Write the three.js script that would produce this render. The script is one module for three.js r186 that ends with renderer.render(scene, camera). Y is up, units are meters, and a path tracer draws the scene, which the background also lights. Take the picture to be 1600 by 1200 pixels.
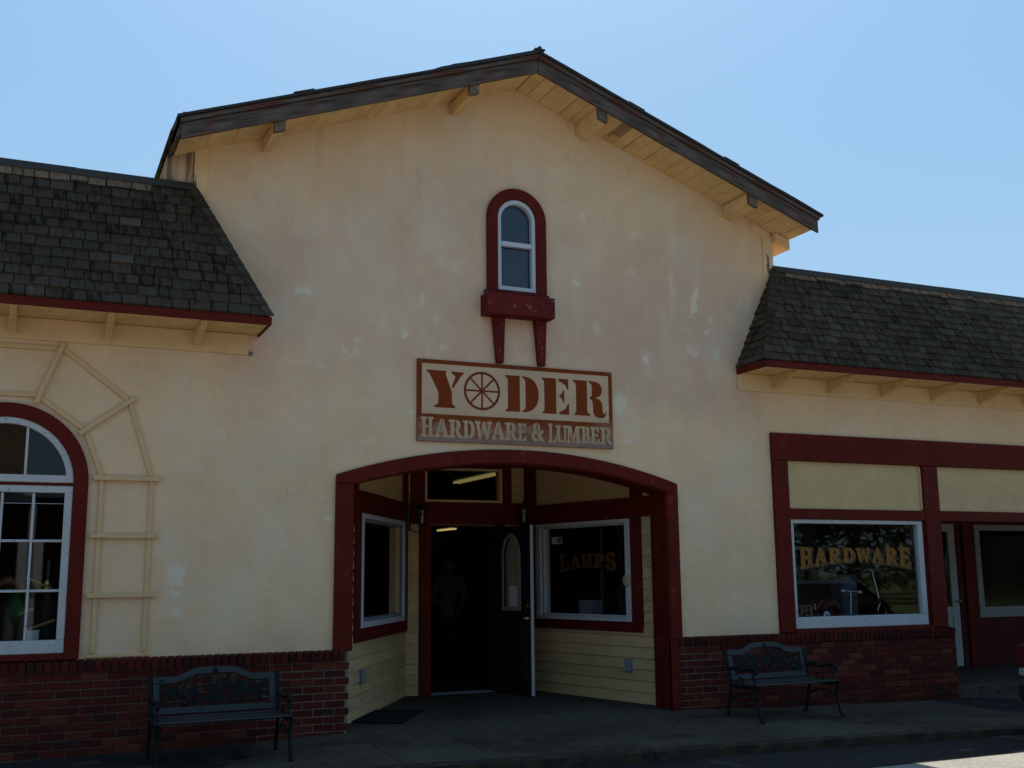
import * as THREE from 'three';
import { mergeGeometries } from 'three/addons/utils/BufferGeometryUtils.js';
import { MarchingCubes } from 'three/addons/objects/MarchingCubes.js';
import { FontLoader } from 'three/addons/loaders/FontLoader.js';
import { RectAreaLightUniformsLib } from 'three/addons/lights/RectAreaLightUniformsLib.js';

// ------------------------------------------------------------------ camera, sky, sun, exposure
const EXPOSURE = 1.5;
const scene = new THREE.Scene();
const camera = new THREE.PerspectiveCamera(38.65, 4 / 3, 0.05, 2000);
{
  const yaw = 0.421324, pitch = 0.172774, roll = -0.009561;
  const f = new THREE.Vector3(Math.sin(yaw) * Math.cos(pitch), Math.sin(pitch), -Math.cos(yaw) * Math.cos(pitch));
  const r0 = new THREE.Vector3(Math.cos(yaw), 0, Math.sin(yaw)), u0 = new THREE.Vector3().crossVectors(r0, f);
  const r = r0.clone().multiplyScalar(Math.cos(roll)).addScaledVector(u0, Math.sin(roll));
  const u = u0.clone().multiplyScalar(Math.cos(roll)).addScaledVector(r0, -Math.sin(roll));
  camera.quaternion.setFromRotationMatrix(new THREE.Matrix4().makeBasis(r, u, f.clone().negate()));
  camera.position.set(0, 1.5, 10.5);
}
const SUN = new THREE.Vector3(0.245, 1, -0.557).normalize();
{
  const W = 512, H = 256, d = new Float32Array(W * H * 4), v = new THREE.Vector3();
  const smooth = (a, b, x) => { x = Math.min(1, Math.max(0, (x - a) / (b - a))); return x * x * (3 - 2 * x); };
  for (let j = 0; j < H; j++) for (let i = 0; i < W; i++) {
    const lat = ((j + 0.5) / H - 0.5) * Math.PI, lon = ((i + 0.5) / W - 0.5) * 2 * Math.PI;
    v.set(Math.cos(lat) * Math.cos(lon), Math.sin(lat), Math.cos(lat) * Math.sin(lon));
    const e = Math.max(0, v.y), c = v.dot(SUN);
    const low = Math.pow(1 - e, 2.4);                               // paler towards the horizon
    const side = 0.78 + 0.22 * smooth(-0.2, 0.8, c);                // a little deeper away from the sun
    const glow = 0.80 * Math.pow(Math.max(0, c), 12);               // bright haze round the sun
    const zen = [0.19, 0.42, 0.76], hor = [0.56, 0.80, 1.0];
    for (let k = 0; k < 3; k++) {
      let s = zen[k] + (hor[k] - zen[k]) * low;
      s = s * side + glow * [1, 1, 0.9][k];
      const ground = [0.20, 0.19, 0.16][k], t = smooth(-0.06, 0, v.y);
      d[(j * W + i) * 4 + k] = (ground + (s - ground) * t) / EXPOSURE;
    }
    d[(j * W + i) * 4 + 3] = 1;
  }
  const sky = new THREE.DataTexture(d, W, H, THREE.RGBAFormat, THREE.FloatType);
  sky.mapping = THREE.EquirectangularReflectionMapping; sky.magFilter = THREE.LinearFilter; sky.minFilter = THREE.LinearFilter; sky.needsUpdate = true;
  scene.background = sky; scene.environment = sky;
}
const sun = new THREE.DirectionalLight(new THREE.Color(1, 0.94, 0.85), 5);
sun.position.copy(SUN).multiplyScalar(60).add(new THREE.Vector3(5, 0, 4)); sun.target.position.set(5, 0, 4);
sun.castShadow = true; sun.shadow.mapSize.set(4096, 4096);
Object.assign(sun.shadow.camera, { left: -40, right: 40, top: 40, bottom: -40, near: 1, far: 200 });
scene.add(sun, sun.target);
const renderer = new THREE.WebGLRenderer({ antialias: true });
renderer.setSize(1024, 768);
renderer.toneMapping = THREE.LinearToneMapping; renderer.toneMappingExposure = EXPOSURE;
renderer.shadowMap.enabled = true;
RectAreaLightUniformsLib.init();

// ------------------------------------------------------------------ helpers
let seed = 12345;
const rnd = () => { seed = (seed + 0x6d2b79f5) | 0; let t = Math.imul(seed ^ (seed >>> 15), 1 | seed); t = (t + Math.imul(t ^ (t >>> 7), 61 | t)) ^ t; return ((t ^ (t >>> 14)) >>> 0) / 4294967296; };
const rr = (a, b) => a + (b - a) * rnd();
const pick = (a) => a[Math.floor(rnd() * a.length)];
const V = (x, y, z) => new THREE.Vector3(x, y, z);
const hash = (x, y, s) => { let h = Math.imul(x, 374761393) ^ Math.imul(y, 668265263) ^ Math.imul(s, 974711); h = Math.imul(h ^ (h >>> 13), 1274126177); return ((h ^ (h >>> 16)) >>> 0) / 4294967296; };
function noise(x, y, s, px = 0, py = 0) {                           // value noise, periodic when px/py given
  const xi = Math.floor(x), yi = Math.floor(y), fx = x - xi, fy = y - yi, w = (i, p) => (p ? ((i % p) + p) % p : i);
  const sx = fx * fx * (3 - 2 * fx), sy = fy * fy * (3 - 2 * fy);
  const a = hash(w(xi, px), w(yi, py), s), b = hash(w(xi + 1, px), w(yi, py), s), c = hash(w(xi, px), w(yi + 1, py), s), d = hash(w(xi + 1, px), w(yi + 1, py), s);
  return a + (b - a) * sx + (c - a) * sy + (a - b - c + d) * sx * sy;
}
function fbm(x, y, s, oct = 4, px = 0, py = 0) { let t = 0, a = 0.5, n = 0; for (let o = 0; o < oct; o++) { t += a * noise(x, y, s + o * 17, px, py); n += a; x *= 2; y *= 2; px *= 2; py *= 2; a *= 0.5; } return t / n; }
const toS = (c) => 255 * (c <= 0.0031308 ? 12.92 * c : 1.055 * Math.pow(c, 1 / 2.4) - 0.055);
const cl = (x, a = 0, b = 1) => Math.min(b, Math.max(a, x));
const sst = (a, b, x) => { x = cl((x - a) / (b - a)); return x * x * (3 - 2 * x); };
function tex(w, h, fn, srgb = true, rep = [1, 1]) {                 // fn(u, v) -> linear [r, g, b] or grey value
  const d = new Uint8Array(w * h * 4);
  for (let j = 0; j < h; j++) for (let i = 0; i < w; i++) {
    let c = fn((i + 0.5) / w, (j + 0.5) / h); if (typeof c === 'number') c = [c, c, c];
    const o = (j * w + i) * 4;
    for (let k = 0; k < 3; k++) d[o + k] = cl(Math.round(srgb ? toS(cl(c[k])) : 255 * cl(c[k])), 0, 255);
    d[o + 3] = 255;
  }
  const t = new THREE.DataTexture(d, w, h); t.wrapS = t.wrapT = THREE.RepeatWrapping; t.magFilter = THREE.LinearFilter; t.minFilter = THREE.LinearMipmapLinearFilter; t.generateMipmaps = true;
  if (srgb) t.colorSpace = THREE.SRGBColorSpace; t.repeat.set(...rep); t.needsUpdate = true; return t;
}
const mat = (c, rough = 0.8, o = {}) => { const m = rough >= 0.55 && !o.emissive ? new THREE.MeshPhysicalMaterial({ roughness: rough, specularIntensity: 0.2, ...o }) : new THREE.MeshStandardMaterial({ roughness: rough, ...o }); m.color.setRGB(...c); return m; };

// geometry: chamfered box with uv in metres
function bbox(x0, x1, y0, y1, z0, z1, b = 0.003, uo = 0, vo = 0) {
  const P = [], U = [], lo = [x0, y0, z0], hi = [x1, y1, z1];
  b = Math.min(b, ...lo.map((l, i) => (hi[i] - l) * 0.45));
  const C = (s, ax) => { const p = [0, 1, 2].map((i) => (s[i] > 0 ? hi[i] : lo[i]) - (i === ax ? 0 : s[i] * b)); return p; };
  const tri = (a, c, d, n) => {
    const ab = c.map((v, i) => v - a[i]), ad = d.map((v, i) => v - a[i]);
    const cr = [ab[1] * ad[2] - ab[2] * ad[1], ab[2] * ad[0] - ab[0] * ad[2], ab[0] * ad[1] - ab[1] * ad[0]];
    const q = cr[0] * n[0] + cr[1] * n[1] + cr[2] * n[2] < 0 ? [a, d, c] : [a, c, d];
    const m = Math.abs(n[0]) > 0.8 ? 0 : Math.abs(n[1]) > 0.8 ? 1 : 2;
    for (const p of q) { P.push(...p); const uv = m === 0 ? [p[2], p[1]] : m === 1 ? [p[0], p[2]] : [p[0], p[1]]; U.push(uv[0] + uo, uv[1] + vo); }
  };
  for (let ax = 0; ax < 3; ax++) for (const s of [-1, 1]) {
    const o = [0, 1, 2].filter((i) => i !== ax), n = [0, 0, 0]; n[ax] = s;
    const q = [[-1, -1], [1, -1], [1, 1], [-1, 1]].map(([p, r]) => { const t = []; t[ax] = s; t[o[0]] = p; t[o[1]] = r; return C(t, ax); });
    tri(q[0], q[1], q[2], n); tri(q[0], q[2], q[3], n);
  }
  if (b > 0.0002) {
    for (let ax = 0; ax < 3; ax++) { const o = [0, 1, 2].filter((i) => i !== ax);
      for (const s of [-1, 1]) for (const t of [-1, 1]) {
        const n = [0, 0, 0]; n[o[0]] = s; n[o[1]] = t;
        const A = [], B = []; A[ax] = -1; B[ax] = 1; for (const X of [A, B]) { X[o[0]] = s; X[o[1]] = t; }
        const q = [C(A, o[0]), C(A, o[1]), C(B, o[1]), C(B, o[0])];
        tri(q[0], q[1], q[2], n); tri(q[0], q[2], q[3], n);
      } }
    for (const s of [-1, 1]) for (const t of [-1, 1]) for (const w of [-1, 1]) tri(C([s, t, w], 0), C([s, t, w], 1), C([s, t, w], 2), [s, t, w]);
  }
  const g = new THREE.BufferGeometry();
  g.setAttribute('position', new THREE.Float32BufferAttribute(P, 3)); g.setAttribute('uv', new THREE.Float32BufferAttribute(U, 2));
  g.computeVertexNormals(); return g;
}
const poly = (pts, holes = []) => { const s = new THREE.Shape(pts.map((p) => new THREE.Vector2(...p))); for (const h of holes) s.holes.push(new THREE.Path(h.map((p) => new THREE.Vector2(...p)))); return s; };
function ext(pts, z0, z1, holes = [], bevel = 0) {                  // outline in x, y extruded from z0 to z1
  const g = new THREE.ExtrudeGeometry(Array.isArray(pts) ? poly(pts, holes) : pts, { depth: z1 - z0 - 2 * bevel, bevelEnabled: bevel > 0, bevelSize: bevel, bevelThickness: bevel, bevelOffset: -bevel, bevelSegments: 1, curveSegments: 20 });
  g.translate(0, 0, z0 + bevel); return g;
}
function extX(pts, x0, x1, bevel = 0) {                             // outline in (z, y) extruded along x
  const g = ext(pts.map(([z, y]) => [-z, y]), x0, x1, [], bevel); g.rotateY(Math.PI / 2); return g;
}
const arc = (cx, cy, r, a0, a1, n = 24, ry = r) => Array.from({ length: n + 1 }, (_, i) => { const a = a0 + (a1 - a0) * i / n; return [cx + r * Math.cos(a), cy + ry * Math.sin(a)]; });
const tube = (pts, r, seg = 24, rad = 8, closed = false) => new THREE.TubeGeometry(new THREE.CatmullRomCurve3(pts.map((p) => V(...p)), closed), seg, r, rad, closed);
function rod(a, b, r0, r1 = r0, n = 10) { const A = V(...a), B = V(...b), d = B.clone().sub(A), g = new THREE.CylinderGeometry(r1, r0, d.length(), n); g.applyQuaternion(new THREE.Quaternion().setFromUnitVectors(V(0, 1, 0), d.clone().normalize())); g.translate(...A.add(B).multiplyScalar(0.5).toArray()); return g; }
function bar(a, b, w, t, up = V(0, 0, 1)) {                         // flat bar from a to b, width w, thickness t along up
  const A = V(...a), B = V(...b), d = B.clone().sub(A), L = d.length(); d.normalize();
  const s = new THREE.Vector3().crossVectors(up, d).normalize(), n = new THREE.Vector3().crossVectors(d, s);
  if (s.clone().cross(d).dot(n) < 0) n.negate(); const g = bbox(-w / 2, w / 2, 0, L, -t / 2, t / 2, Math.min(0.003, t * 0.2));
  g.applyMatrix4(new THREE.Matrix4().makeBasis(s, d, n).setPosition(A)); return g;
}
const merge = (gs) => mergeGeometries(gs.map((g) => { const h = g.index ? g.toNonIndexed() : g; for (const k of Object.keys(h.attributes)) if (!['position', 'normal', 'uv'].includes(k)) h.deleteAttribute(k); return h; }));

// objects
const used = new Map();
function numbered(n) { const c = used.get(n) || 0; used.set(n, c + 1); return c ? n + '_' + String(c).padStart(3, '0') : n; }
function tag(o, label, category, group, kind) { o.userData.label = label; o.userData.category = category; if (group) o.userData.group = group; if (kind) o.userData.kind = kind; return o; }
function thing(name, label, category, pos = [0, 0, 0], group, kind) { const o = new THREE.Group(); o.name = numbered(name); o.position.set(...pos); scene.add(o); return tag(o, label, category, group, kind); }
const rootOf = (p) => { while (p.parent && p.parent !== scene) p = p.parent; return p; };
function part(parent, name, geo, m, world = true) {                 // geometry in world metres, stored relative to the thing's base
  const g = Array.isArray(geo) ? merge(geo) : geo;
  if (world) { const b = rootOf(parent).position; g.translate(-b.x, -b.y, -b.z); }
  const o = new THREE.Mesh(g, m); o.name = name; parent.add(o); return o;
}
function node(parent, name) { const o = new THREE.Group(); o.name = name; parent.add(o); return o; }
function single(name, geo, m, label, category, base, group, kind) { const g = Array.isArray(geo) ? merge(geo) : geo; g.translate(-base[0], -base[1], -base[2]); const o = new THREE.Mesh(g, m); o.name = numbered(name); o.position.set(...base); scene.add(o); return tag(o, label, category, group, kind); }
const reuv = (g, fn) => { const p = g.attributes.position, u = new Float32Array(p.count * 2); for (let i = 0; i < p.count; i++) { const q = fn(p.getX(i), p.getY(i), p.getZ(i)); u[2 * i] = q[0]; u[2 * i + 1] = q[1]; } g.setAttribute('uv', new THREE.BufferAttribute(u, 2)); return g; };

const sheet = (x0, x1, y0, y1, z) => new THREE.PlaneGeometry(x1 - x0, y1 - y0).translate((x0 + x1) / 2, (y0 + y1) / 2, z);
const flatShape = (pts, z) => new THREE.ShapeGeometry(poly(pts), 20).translate(0, 0, z);
// ------------------------------------------------------------------ materials
const bumpFine = tex(512, 512, (u, v) => 0.55 * fbm(u * 24, v * 24, 3, 4, 24, 24) + 0.45 * fbm(u * 6, v * 6, 9, 3, 6, 6), false);
const chips = [[4.05, 4.743, .13, .07], [2.887, 3.727, .1, .06], [3.265, 4.015, .06, .09], [2.43, 3.58, .2, .018], [2.62, 3.56, .09, .03], [7.264, 4.316, .07, .14], [6.056, 3.39, .1, .08], [5.98, 3.33, .05, .1], [3.125, 2.83, .1, .03], [3.691, 4.36, .03, .06],
  [6.377, 3.833, .08, .11], [7.056, 4.644, .05, .16], [5.597, 5.473, .03, .05], [6.259, 5.327, .03, .12], [2.477, 4.308, .11, .05], [2.737, 2.06, .05, .04], [1.72, 1.05, .2, .12], [1.9, 1.3, .16, .2], [6.2, 4.9, .07, .05], [7.0, 4.05, .09, .08], [7.35, 4.0, .06, .1], [3.5, 3.95, .04, .05], [3.0, 3.85, .04, .03], [5.5, 4.7, .05, .03],
  [2.2, 1.8, .14, .2], [1.35, 1.5, .1, .3], [6.75, 4.75, .04, .2], [5.75, 4.2, .05, .07], [3.6, 3.15, .05, .05], [6.1, 2.95, .06, .03], [3.85, 4.15, .03, .06], [3.93, 3.85, .05, .03], [5.3, 3.85, .08, .05]];
const stuccoMap = tex(2048, 1024, (u, v) => {
  const x = u * 17 - 3, y = v * 8.5;
  let c = [0.785, 0.545, 0.33];
  const big = fbm(x * 0.55 + 4, y * 0.55, 31, 4), mid = fbm(x * 2.1, y * 1.7, 41, 4), str = fbm(x * 5, y * 0.6, 51, 3), fine = fbm(x * 16, y * 16, 61, 3);
  const gable = sst(3.0, 3.6, y + 0.5 * (mid - 0.5));               // repainted pinker field of the gable, yellower near the eaves
  const edge = Math.min(1, Math.abs(x - 4.78) / 3.4), eave = 6.9 - 0.365 * Math.abs(x - 4.78) - y;
  const pink = gable * sst(0.25, 1.3, eave + (big - 0.5)) * (1 - sst(0.86, 1, edge)) * (0.55 + 0.6 * big);
  c = [c[0] * (1 - 0.10 * pink), c[1] * (1 - 0.135 * pink), c[2] * (1 - 0.04 * pink)];
  const vs = fbm(x * 9, y * 0.35, 57, 3), trow = fbm(x * 4 + 1.5 * mid, y * 5, 59, 3);
  const dirt = 1 - 0.08 * (big - 0.5) - 0.12 * (mid - 0.5) - 0.05 * (str - 0.5) - 0.04 * (vs - 0.5) - 0.10 * (trow - 0.5) - 0.06 * (fine - 0.5);
  c = c.map((k) => k * dirt);
  const wash = sst(0.54, 0.72, fbm(x * 1.3 + 9, y * 1.1, 71, 4)) * 0.28 + sst(0.58, 0.72, fbm(x * 3.1, y * 2.2, 77, 4)) * 0.25 + sst(0.6, 0.75, fbm(x * 8, y * 4.5, 79, 3)) * 0.15;
  c = [c[0] + (0.74 - c[0]) * wash, c[1] + (0.62 - c[1]) * wash, c[2] + (0.46 - c[2]) * wash];
  let chip = 0;
  for (const [cx, cy, rx, ry] of chips) {
    const dx = (x - cx) / rx * 1.25, dy = (y - cy) / ry * 1.25; if (dx * dx + dy * dy > 9) continue;
    const q = Math.sqrt(dx * dx + dy * dy) + 2.6 * (fbm(x * 11, y * 11, 81, 4) - 0.5);
    const soft = rx > 0.12 && ry > 0.1 ? 0.3 : 0.85; chip = Math.max(chip, (1 - sst(0.9, 2.3, q)) * 0.2, (1 - sst(0.72, 0.98, q)) * soft * (0.4 + 0.6 * hash(Math.round(cx * 100), Math.round(cy * 100), 5)));
  }
  const specks = sst(0.86, 0.9, noise(x * 18, y * 18, 91)) * sst(0.6, 0.75, fbm(x * 0.9, y * 0.9, 95, 2)) * 0.4;
  chip = Math.max(chip, specks);
  c = [c[0] + (0.80 - c[0]) * chip, c[1] + (0.68 - c[1]) * chip, c[2] + (0.52 - c[2]) * chip];
  const crk = Math.abs(fbm(x * 1.6 + 3, y * 1.6, 111, 5) - 0.5); const crack = (1 - sst(0.0015, 0.004, crk)) * sst(0.55, 0.65, fbm(x * 0.8, y * 0.8, 113, 2)); c = c.map((k) => k * (1 - 0.10 * crack));
  const grime = (1 - sst(0.82, 1.15, y)) * 0.18 * fbm(x * 3, y * 3, 99, 3) + 0.12 * sst(0.66, 0.8, fbm(x * 7, y * 1.2, 103, 3)) * (1 - sst(0, 0.8, eave));
  return c.map((k) => k * (1 - grime));
});
stuccoMap.repeat.set(1 / 17, 1 / 8.5); stuccoMap.offset.set(3 / 17, 0);
const withBump = (t, r, s) => { const b = t.clone(); b.repeat.set(...r); b.offset.set(0, 0); b.needsUpdate = true; return { bumpMap: b, bumpScale: s }; };
const M = {};
M.stucco = mat([1, 1, 1], 0.93, { map: stuccoMap, ...withBump(bumpFine, [1.1, 1.1], 0.009) });
const paintTex = (base, amt, s, gr = [3, 40]) => tex(512, 512, (u, v) => { const n = fbm(u * 6, v * 6, s, 4, 6, 6), g = fbm(u * gr[0], v * gr[1], s + 5, 3, gr[0], gr[1]); const k = 1 + amt * (n - 0.5) * 2 + amt * 0.8 * (g - 0.5); return base.map((b) => b * k); });
M.cream = mat([1, 1, 1], 0.75, { map: paintTex([0.77, 0.535, 0.29], 0.12, 11), ...withBump(bumpFine, [2, 2], 0.002) });
M.creamWood = mat([1, 1, 1], 0.75, { map: paintTex([0.76, 0.51, 0.24], 0.2, 21, [40, 3]), ...withBump(bumpFine, [2, 2], 0.002) });
M.panel = mat([1, 1, 1], 0.8, { map: paintTex([0.63, 0.44, 0.225], 0.1, 23), ...withBump(bumpFine, [2, 2], 0.0015) });
M.siding = [0, 1, 2].map((i) => mat([1, 1, 1].map((k) => k * (1 - 0.06 * i)), 0.7, { map: i ? M.siding0 : (M.siding0 = tex(512, 512, (u, v) => { const g = fbm(u * 3, v * 60, 27, 3, 3, 60), n = fbm(u * 5, v * 5, 29, 4, 5, 5), p = sst(0.7, 0.8, fbm(u * 14, v * 40, 33, 3, 14, 40)); const k = 1 + 0.25 * (n - 0.5) + 0.16 * (g - 0.5) - 0.35 * p; return [0.61 * k, 0.415 * k, 0.205 * k]; })), ...withBump(bumpFine, [2, 6], 0.0015) }));
M.red = mat([1, 1, 1], 0.55, { map: tex(512, 512, (u, v) => { const n = fbm(u * 5, v * 5, 131, 4, 5, 5), g = fbm(u * 40, v * 5, 133, 3, 40, 5), w = sst(0.68, 0.76, fbm(u * 24, v * 24, 137, 4, 24, 24)) * sst(0.5, 0.6, n) * 0.5; const k = 1 + 0.4 * (n - 0.5) + 0.25 * (g - 0.5); return [0.112 * k + w * 0.10, 0.0115 * k + w * 0.05, 0.0065 * k + w * 0.035]; }), ...withBump(bumpFine, [2, 2], 0.0012) });
M.redWorn = mat([1, 1, 1], 0.65, { map: tex(512, 512, (u, v) => { const n = fbm(u * 5, v * 5, 141, 4, 5, 5), w = sst(0.70, 0.76, fbm(u * 26, v * 22, 147, 4, 26, 22)) * 0.4; const k = 1 + 0.5 * (n - 0.5); return [0.125 * k + w * 0.2, 0.014 * k + w * 0.15, 0.012 * k + w * 0.13]; }), ...withBump(bumpFine, [2, 2], 0.002) });
M.white = mat([1, 1, 1], 0.5, { map: tex(256, 256, (u, v) => { const n = fbm(u * 6, v * 6, 151, 4, 6, 6), w = sst(0.72, 0.8, fbm(u * 30, v * 18, 157, 3, 30, 18)) * 0.35; const k = 0.50 * (1 + 0.16 * (n - 0.5)) * (1 - w); return [k, k, k * 0.98]; }) });
M.whiteTrim = mat([0.54, 0.54, 0.56], 0.5);
M.lath = mat([1, 1, 1], 0.75, { map: paintTex([0.68, 0.455, 0.235], 0.15, 25, [40, 3]) });
M.whiteDim = mat([0.30, 0.30, 0.30], 0.6);
M.skyTint = mat([0.008, 0.022, 0.06], 0.9);  // sky reflection colour for the panel behind the gable glass
M.ridge = mat([0.05, 0.042, 0.034], 0.55, { ...withBump(bumpFine, [2, 8], 0.002) });
M.greyWood = mat([0.19, 0.155, 0.13], 0.9);
M.weathered = mat([1, 1, 1], 0.85, { map: tex(512, 512, (u, v) => { const g = fbm(u * 4, v * 46, 161, 4, 4, 46), n = fbm(u * 5, v * 5, 163, 4, 5, 5), red = sst(0.5, 0.7, n); const k = 0.6 + 1.2 * (g - 0.3); return [(0.122 + 0.025 * red) * k, (0.092 - 0.02 * red) * k, (0.078 - 0.022 * red) * k]; }), ...withBump(bumpFine, [2, 14], 0.003) });
M.weatheredUp = mat([1, 1, 1], 0.9, { map: tex(512, 512, (u, v) => { const g = fbm(u * 40, v * 4, 171, 4, 40, 4), n = fbm(u * 4, v * 4, 173, 4, 4, 4), p = sst(0.55, 0.7, n), dk = sst(0.62, 0.75, fbm(u * 14, v * 3, 176, 3, 14, 3)); const k = 0.7 + 0.7 * (g - 0.3); return [(0.20 + 0.14 * p) * k * (1 - 0.6 * dk), (0.145 + 0.12 * p) * k * (1 - 0.65 * dk), (0.105 + 0.09 * p) * k * (1 - 0.65 * dk)]; }), ...withBump(bumpFine, [10, 2], 0.003) });
M.creamDirty = mat([1, 1, 1], 0.85, { map: tex(512, 512, (u, v) => { const d = sst(0.42, 0.62, fbm(u * 10, v * 3, 177, 4, 10, 3)), n = fbm(u * 30, v * 4, 179, 3, 30, 4); const k = (1 - 0.5 * d) * (0.8 + 0.4 * n); return [0.66 * k, 0.44 * k, 0.21 * k]; }) });
M.barePlank = mat([1, 1, 1], 0.9, { map: tex(512, 512, (u, v) => { const g = fbm(u * 36, v * 3, 271, 4, 36, 3), n = fbm(u * 5, v * 3, 273, 4, 5, 3), dk = sst(0.55, 0.7, fbm(u * 18, v * 2, 276, 3, 18, 2)); const k = (0.6 + 0.8 * g) * (1 - 0.55 * dk); return [(0.5 + 0.1 * n) * k, (0.34 + 0.08 * n) * k, (0.21 + 0.07 * n) * k]; }) });
M.roofFelt = mat([0.045, 0.045, 0.045], 0.9, { ...withBump(bumpFine, [3, 3], 0.004) });
const shTex = tex(512, 512, (u, v) => { const g = fbm(u * 56, v * 3, 181, 3, 56, 3), n = fbm(u * 5, v * 5, 183, 4, 5, 5), d = sst(0.6, 0.75, fbm(u * 26, v * 6, 187, 3, 26, 6)), gr = fbm(u * 110, v * 90, 189, 2, 110, 90); const k = (0.5 + 0.8 * g + 0.8 * (n - 0.5)) * (1 - 0.6 * d) * (0.75 + 0.5 * gr); return [k, k, k]; });
const shB = withBump(bumpFine, [12, 1.5], 0.004);
M.shingle = [[.078, .056, .037], [.072, .053, .036], [.085, .062, .042], [.063, .046, .030], [.075, .056, .040], [.092, .070, .050], [.054, .038, .024], [.077, .054, .035]].map((c) => mat(c, 0.88, { map: shTex, ...shB }));
const brTex = tex(256, 256, (u, v) => { const n = fbm(u * 6, v * 6, 191, 4, 6, 6), f = fbm(u * 40, v * 40, 193, 2, 40, 40); const k = 0.72 + 0.5 * (n - 0.5) + 0.5 * f; return [k, k, k]; });
const brB = withBump(bumpFine, [5, 5], 0.004);
M.brick = [[.112, .021, .014], [.098, .018, .012], [.13, .027, .017], [.076, .016, .012], [.105, .019, .014], [.055, .018, .016], [.15, .04, .022]].map((c) => mat(c, 0.9, { map: brTex, ...brB }));
M.mortar = mat([1, 1, 1], 0.95, { map: tex(256, 256, (u, v) => { const k = 0.7 + 0.6 * fbm(u * 12, v * 12, 201, 4, 12, 12); return [.115 * k, .092 * k, .062 * k]; }), ...withBump(bumpFine, [6, 6], 0.004) });
M.mortarPale = mat([1, 1, 1], 0.95, { map: tex(256, 256, (u, v) => { const k = 0.6 + 0.7 * fbm(u * 14, v * 14, 205, 4, 14, 14); return [.20 * k, .165 * k, .12 * k]; }), ...withBump(bumpFine, [6, 6], 0.004) });
M.mortarDark = mat([.055, .030, .022], 0.95, { ...withBump(bumpFine, [6, 6], 0.004) });
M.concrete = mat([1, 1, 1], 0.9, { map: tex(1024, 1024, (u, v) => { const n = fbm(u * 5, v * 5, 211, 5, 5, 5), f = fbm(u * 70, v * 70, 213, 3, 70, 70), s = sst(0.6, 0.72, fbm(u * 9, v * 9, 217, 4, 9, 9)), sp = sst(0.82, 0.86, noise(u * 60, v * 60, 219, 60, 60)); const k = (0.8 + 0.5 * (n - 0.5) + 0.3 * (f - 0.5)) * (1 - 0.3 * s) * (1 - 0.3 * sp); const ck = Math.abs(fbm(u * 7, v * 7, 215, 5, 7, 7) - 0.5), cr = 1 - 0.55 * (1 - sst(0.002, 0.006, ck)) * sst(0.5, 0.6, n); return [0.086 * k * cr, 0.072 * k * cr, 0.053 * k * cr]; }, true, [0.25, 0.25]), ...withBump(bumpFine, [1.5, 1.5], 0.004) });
M.kerb = mat([1, 1, 1], 0.9, { map: tex(512, 512, (u, v) => { const n = fbm(u * 8, v * 8, 221, 4, 8, 8), y = sst(0.48, 0.62, fbm(u * 12, v * 12, 223, 4, 12, 12)); const k = 0.8 + 0.6 * (n - 0.5); return [(0.045 + 0.028 * y) * k, (0.040 + 0.017 * y) * k, 0.032 * k]; }), ...withBump(bumpFine, [2, 2], 0.006) });
M.asphaltShade = mat([1, 1, 1], 0.93, { map: tex(1024, 1024, (u, v) => { const n = fbm(u * 5, v * 5, 231, 4, 5, 5), f = fbm(u * 130, v * 130, 233, 2, 130, 130), p = sst(0.66, 0.74, fbm(u * 10, v * 10, 237, 4, 10, 10)); const k = 0.6 + 0.7 * (n - 0.5) + 0.5 * f + 0.9 * p; return [0.030 * k, 0.027 * k, 0.024 * k]; }, true, [0.3, 0.3]), ...withBump(bumpFine, [3, 3], 0.008) });  // shade put into the street colour; fills the slab joints too
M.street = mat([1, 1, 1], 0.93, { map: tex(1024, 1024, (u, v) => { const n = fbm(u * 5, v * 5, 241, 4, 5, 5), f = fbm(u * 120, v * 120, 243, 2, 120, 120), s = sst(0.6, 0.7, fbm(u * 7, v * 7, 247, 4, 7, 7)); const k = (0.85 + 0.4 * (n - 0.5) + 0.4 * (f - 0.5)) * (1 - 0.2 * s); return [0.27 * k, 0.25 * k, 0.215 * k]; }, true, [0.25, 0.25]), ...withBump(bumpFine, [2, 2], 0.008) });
M.grass = mat([1, 1, 1], 1, { map: tex(512, 512, (u, v) => { const n = fbm(u * 8, v * 8, 251, 5, 8, 8), f = fbm(u * 90, v * 90, 253, 2, 90, 90); const k = 0.5 + 0.7 * n + 0.4 * (f - 0.5); return [0.075 * k, 0.105 * k, 0.035 * k]; }, true, [0.2, 0.2]) });
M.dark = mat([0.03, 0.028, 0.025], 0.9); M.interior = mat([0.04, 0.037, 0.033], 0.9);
M.glass = new THREE.MeshPhysicalMaterial({ roughness: 0.02, transmission: 1, thickness: 0, ior: 1.45, color: new THREE.Color(0.86, 0.9, 0.9) });
M.glassDull = new THREE.MeshPhysicalMaterial({ roughness: 0.06, transmission: 1, thickness: 0, ior: 1.3, color: new THREE.Color(0.7, 0.74, 0.74) });
M.black = mat([0.014, 0.014, 0.015], 0.4); M.iron = mat([0.010, 0.014, 0.014], 0.55, { ...withBump(bumpFine, [20, 20], 0.001) });
M.bluegrey = mat([1, 1, 1], 0.5, { map: tex(256, 256, (u, v) => { const n = fbm(u * 6, v * 6, 261, 4, 6, 6), k = 0.75 + 0.6 * (n - 0.3); return [0.013 * k, 0.018 * k, 0.018 * k]; }) });
M.brass = mat([0.65, 0.42, 0.13], 0.3, { metalness: 1 }); M.chrome = mat([0.75, 0.75, 0.75], 0.12, { metalness: 1 });
M.grey = mat([0.22, 0.24, 0.27], 0.6); M.rubber = mat([0.018, 0.018, 0.018], 0.9, { ...withBump(bumpFine, [12, 12], 0.004) });
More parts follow.
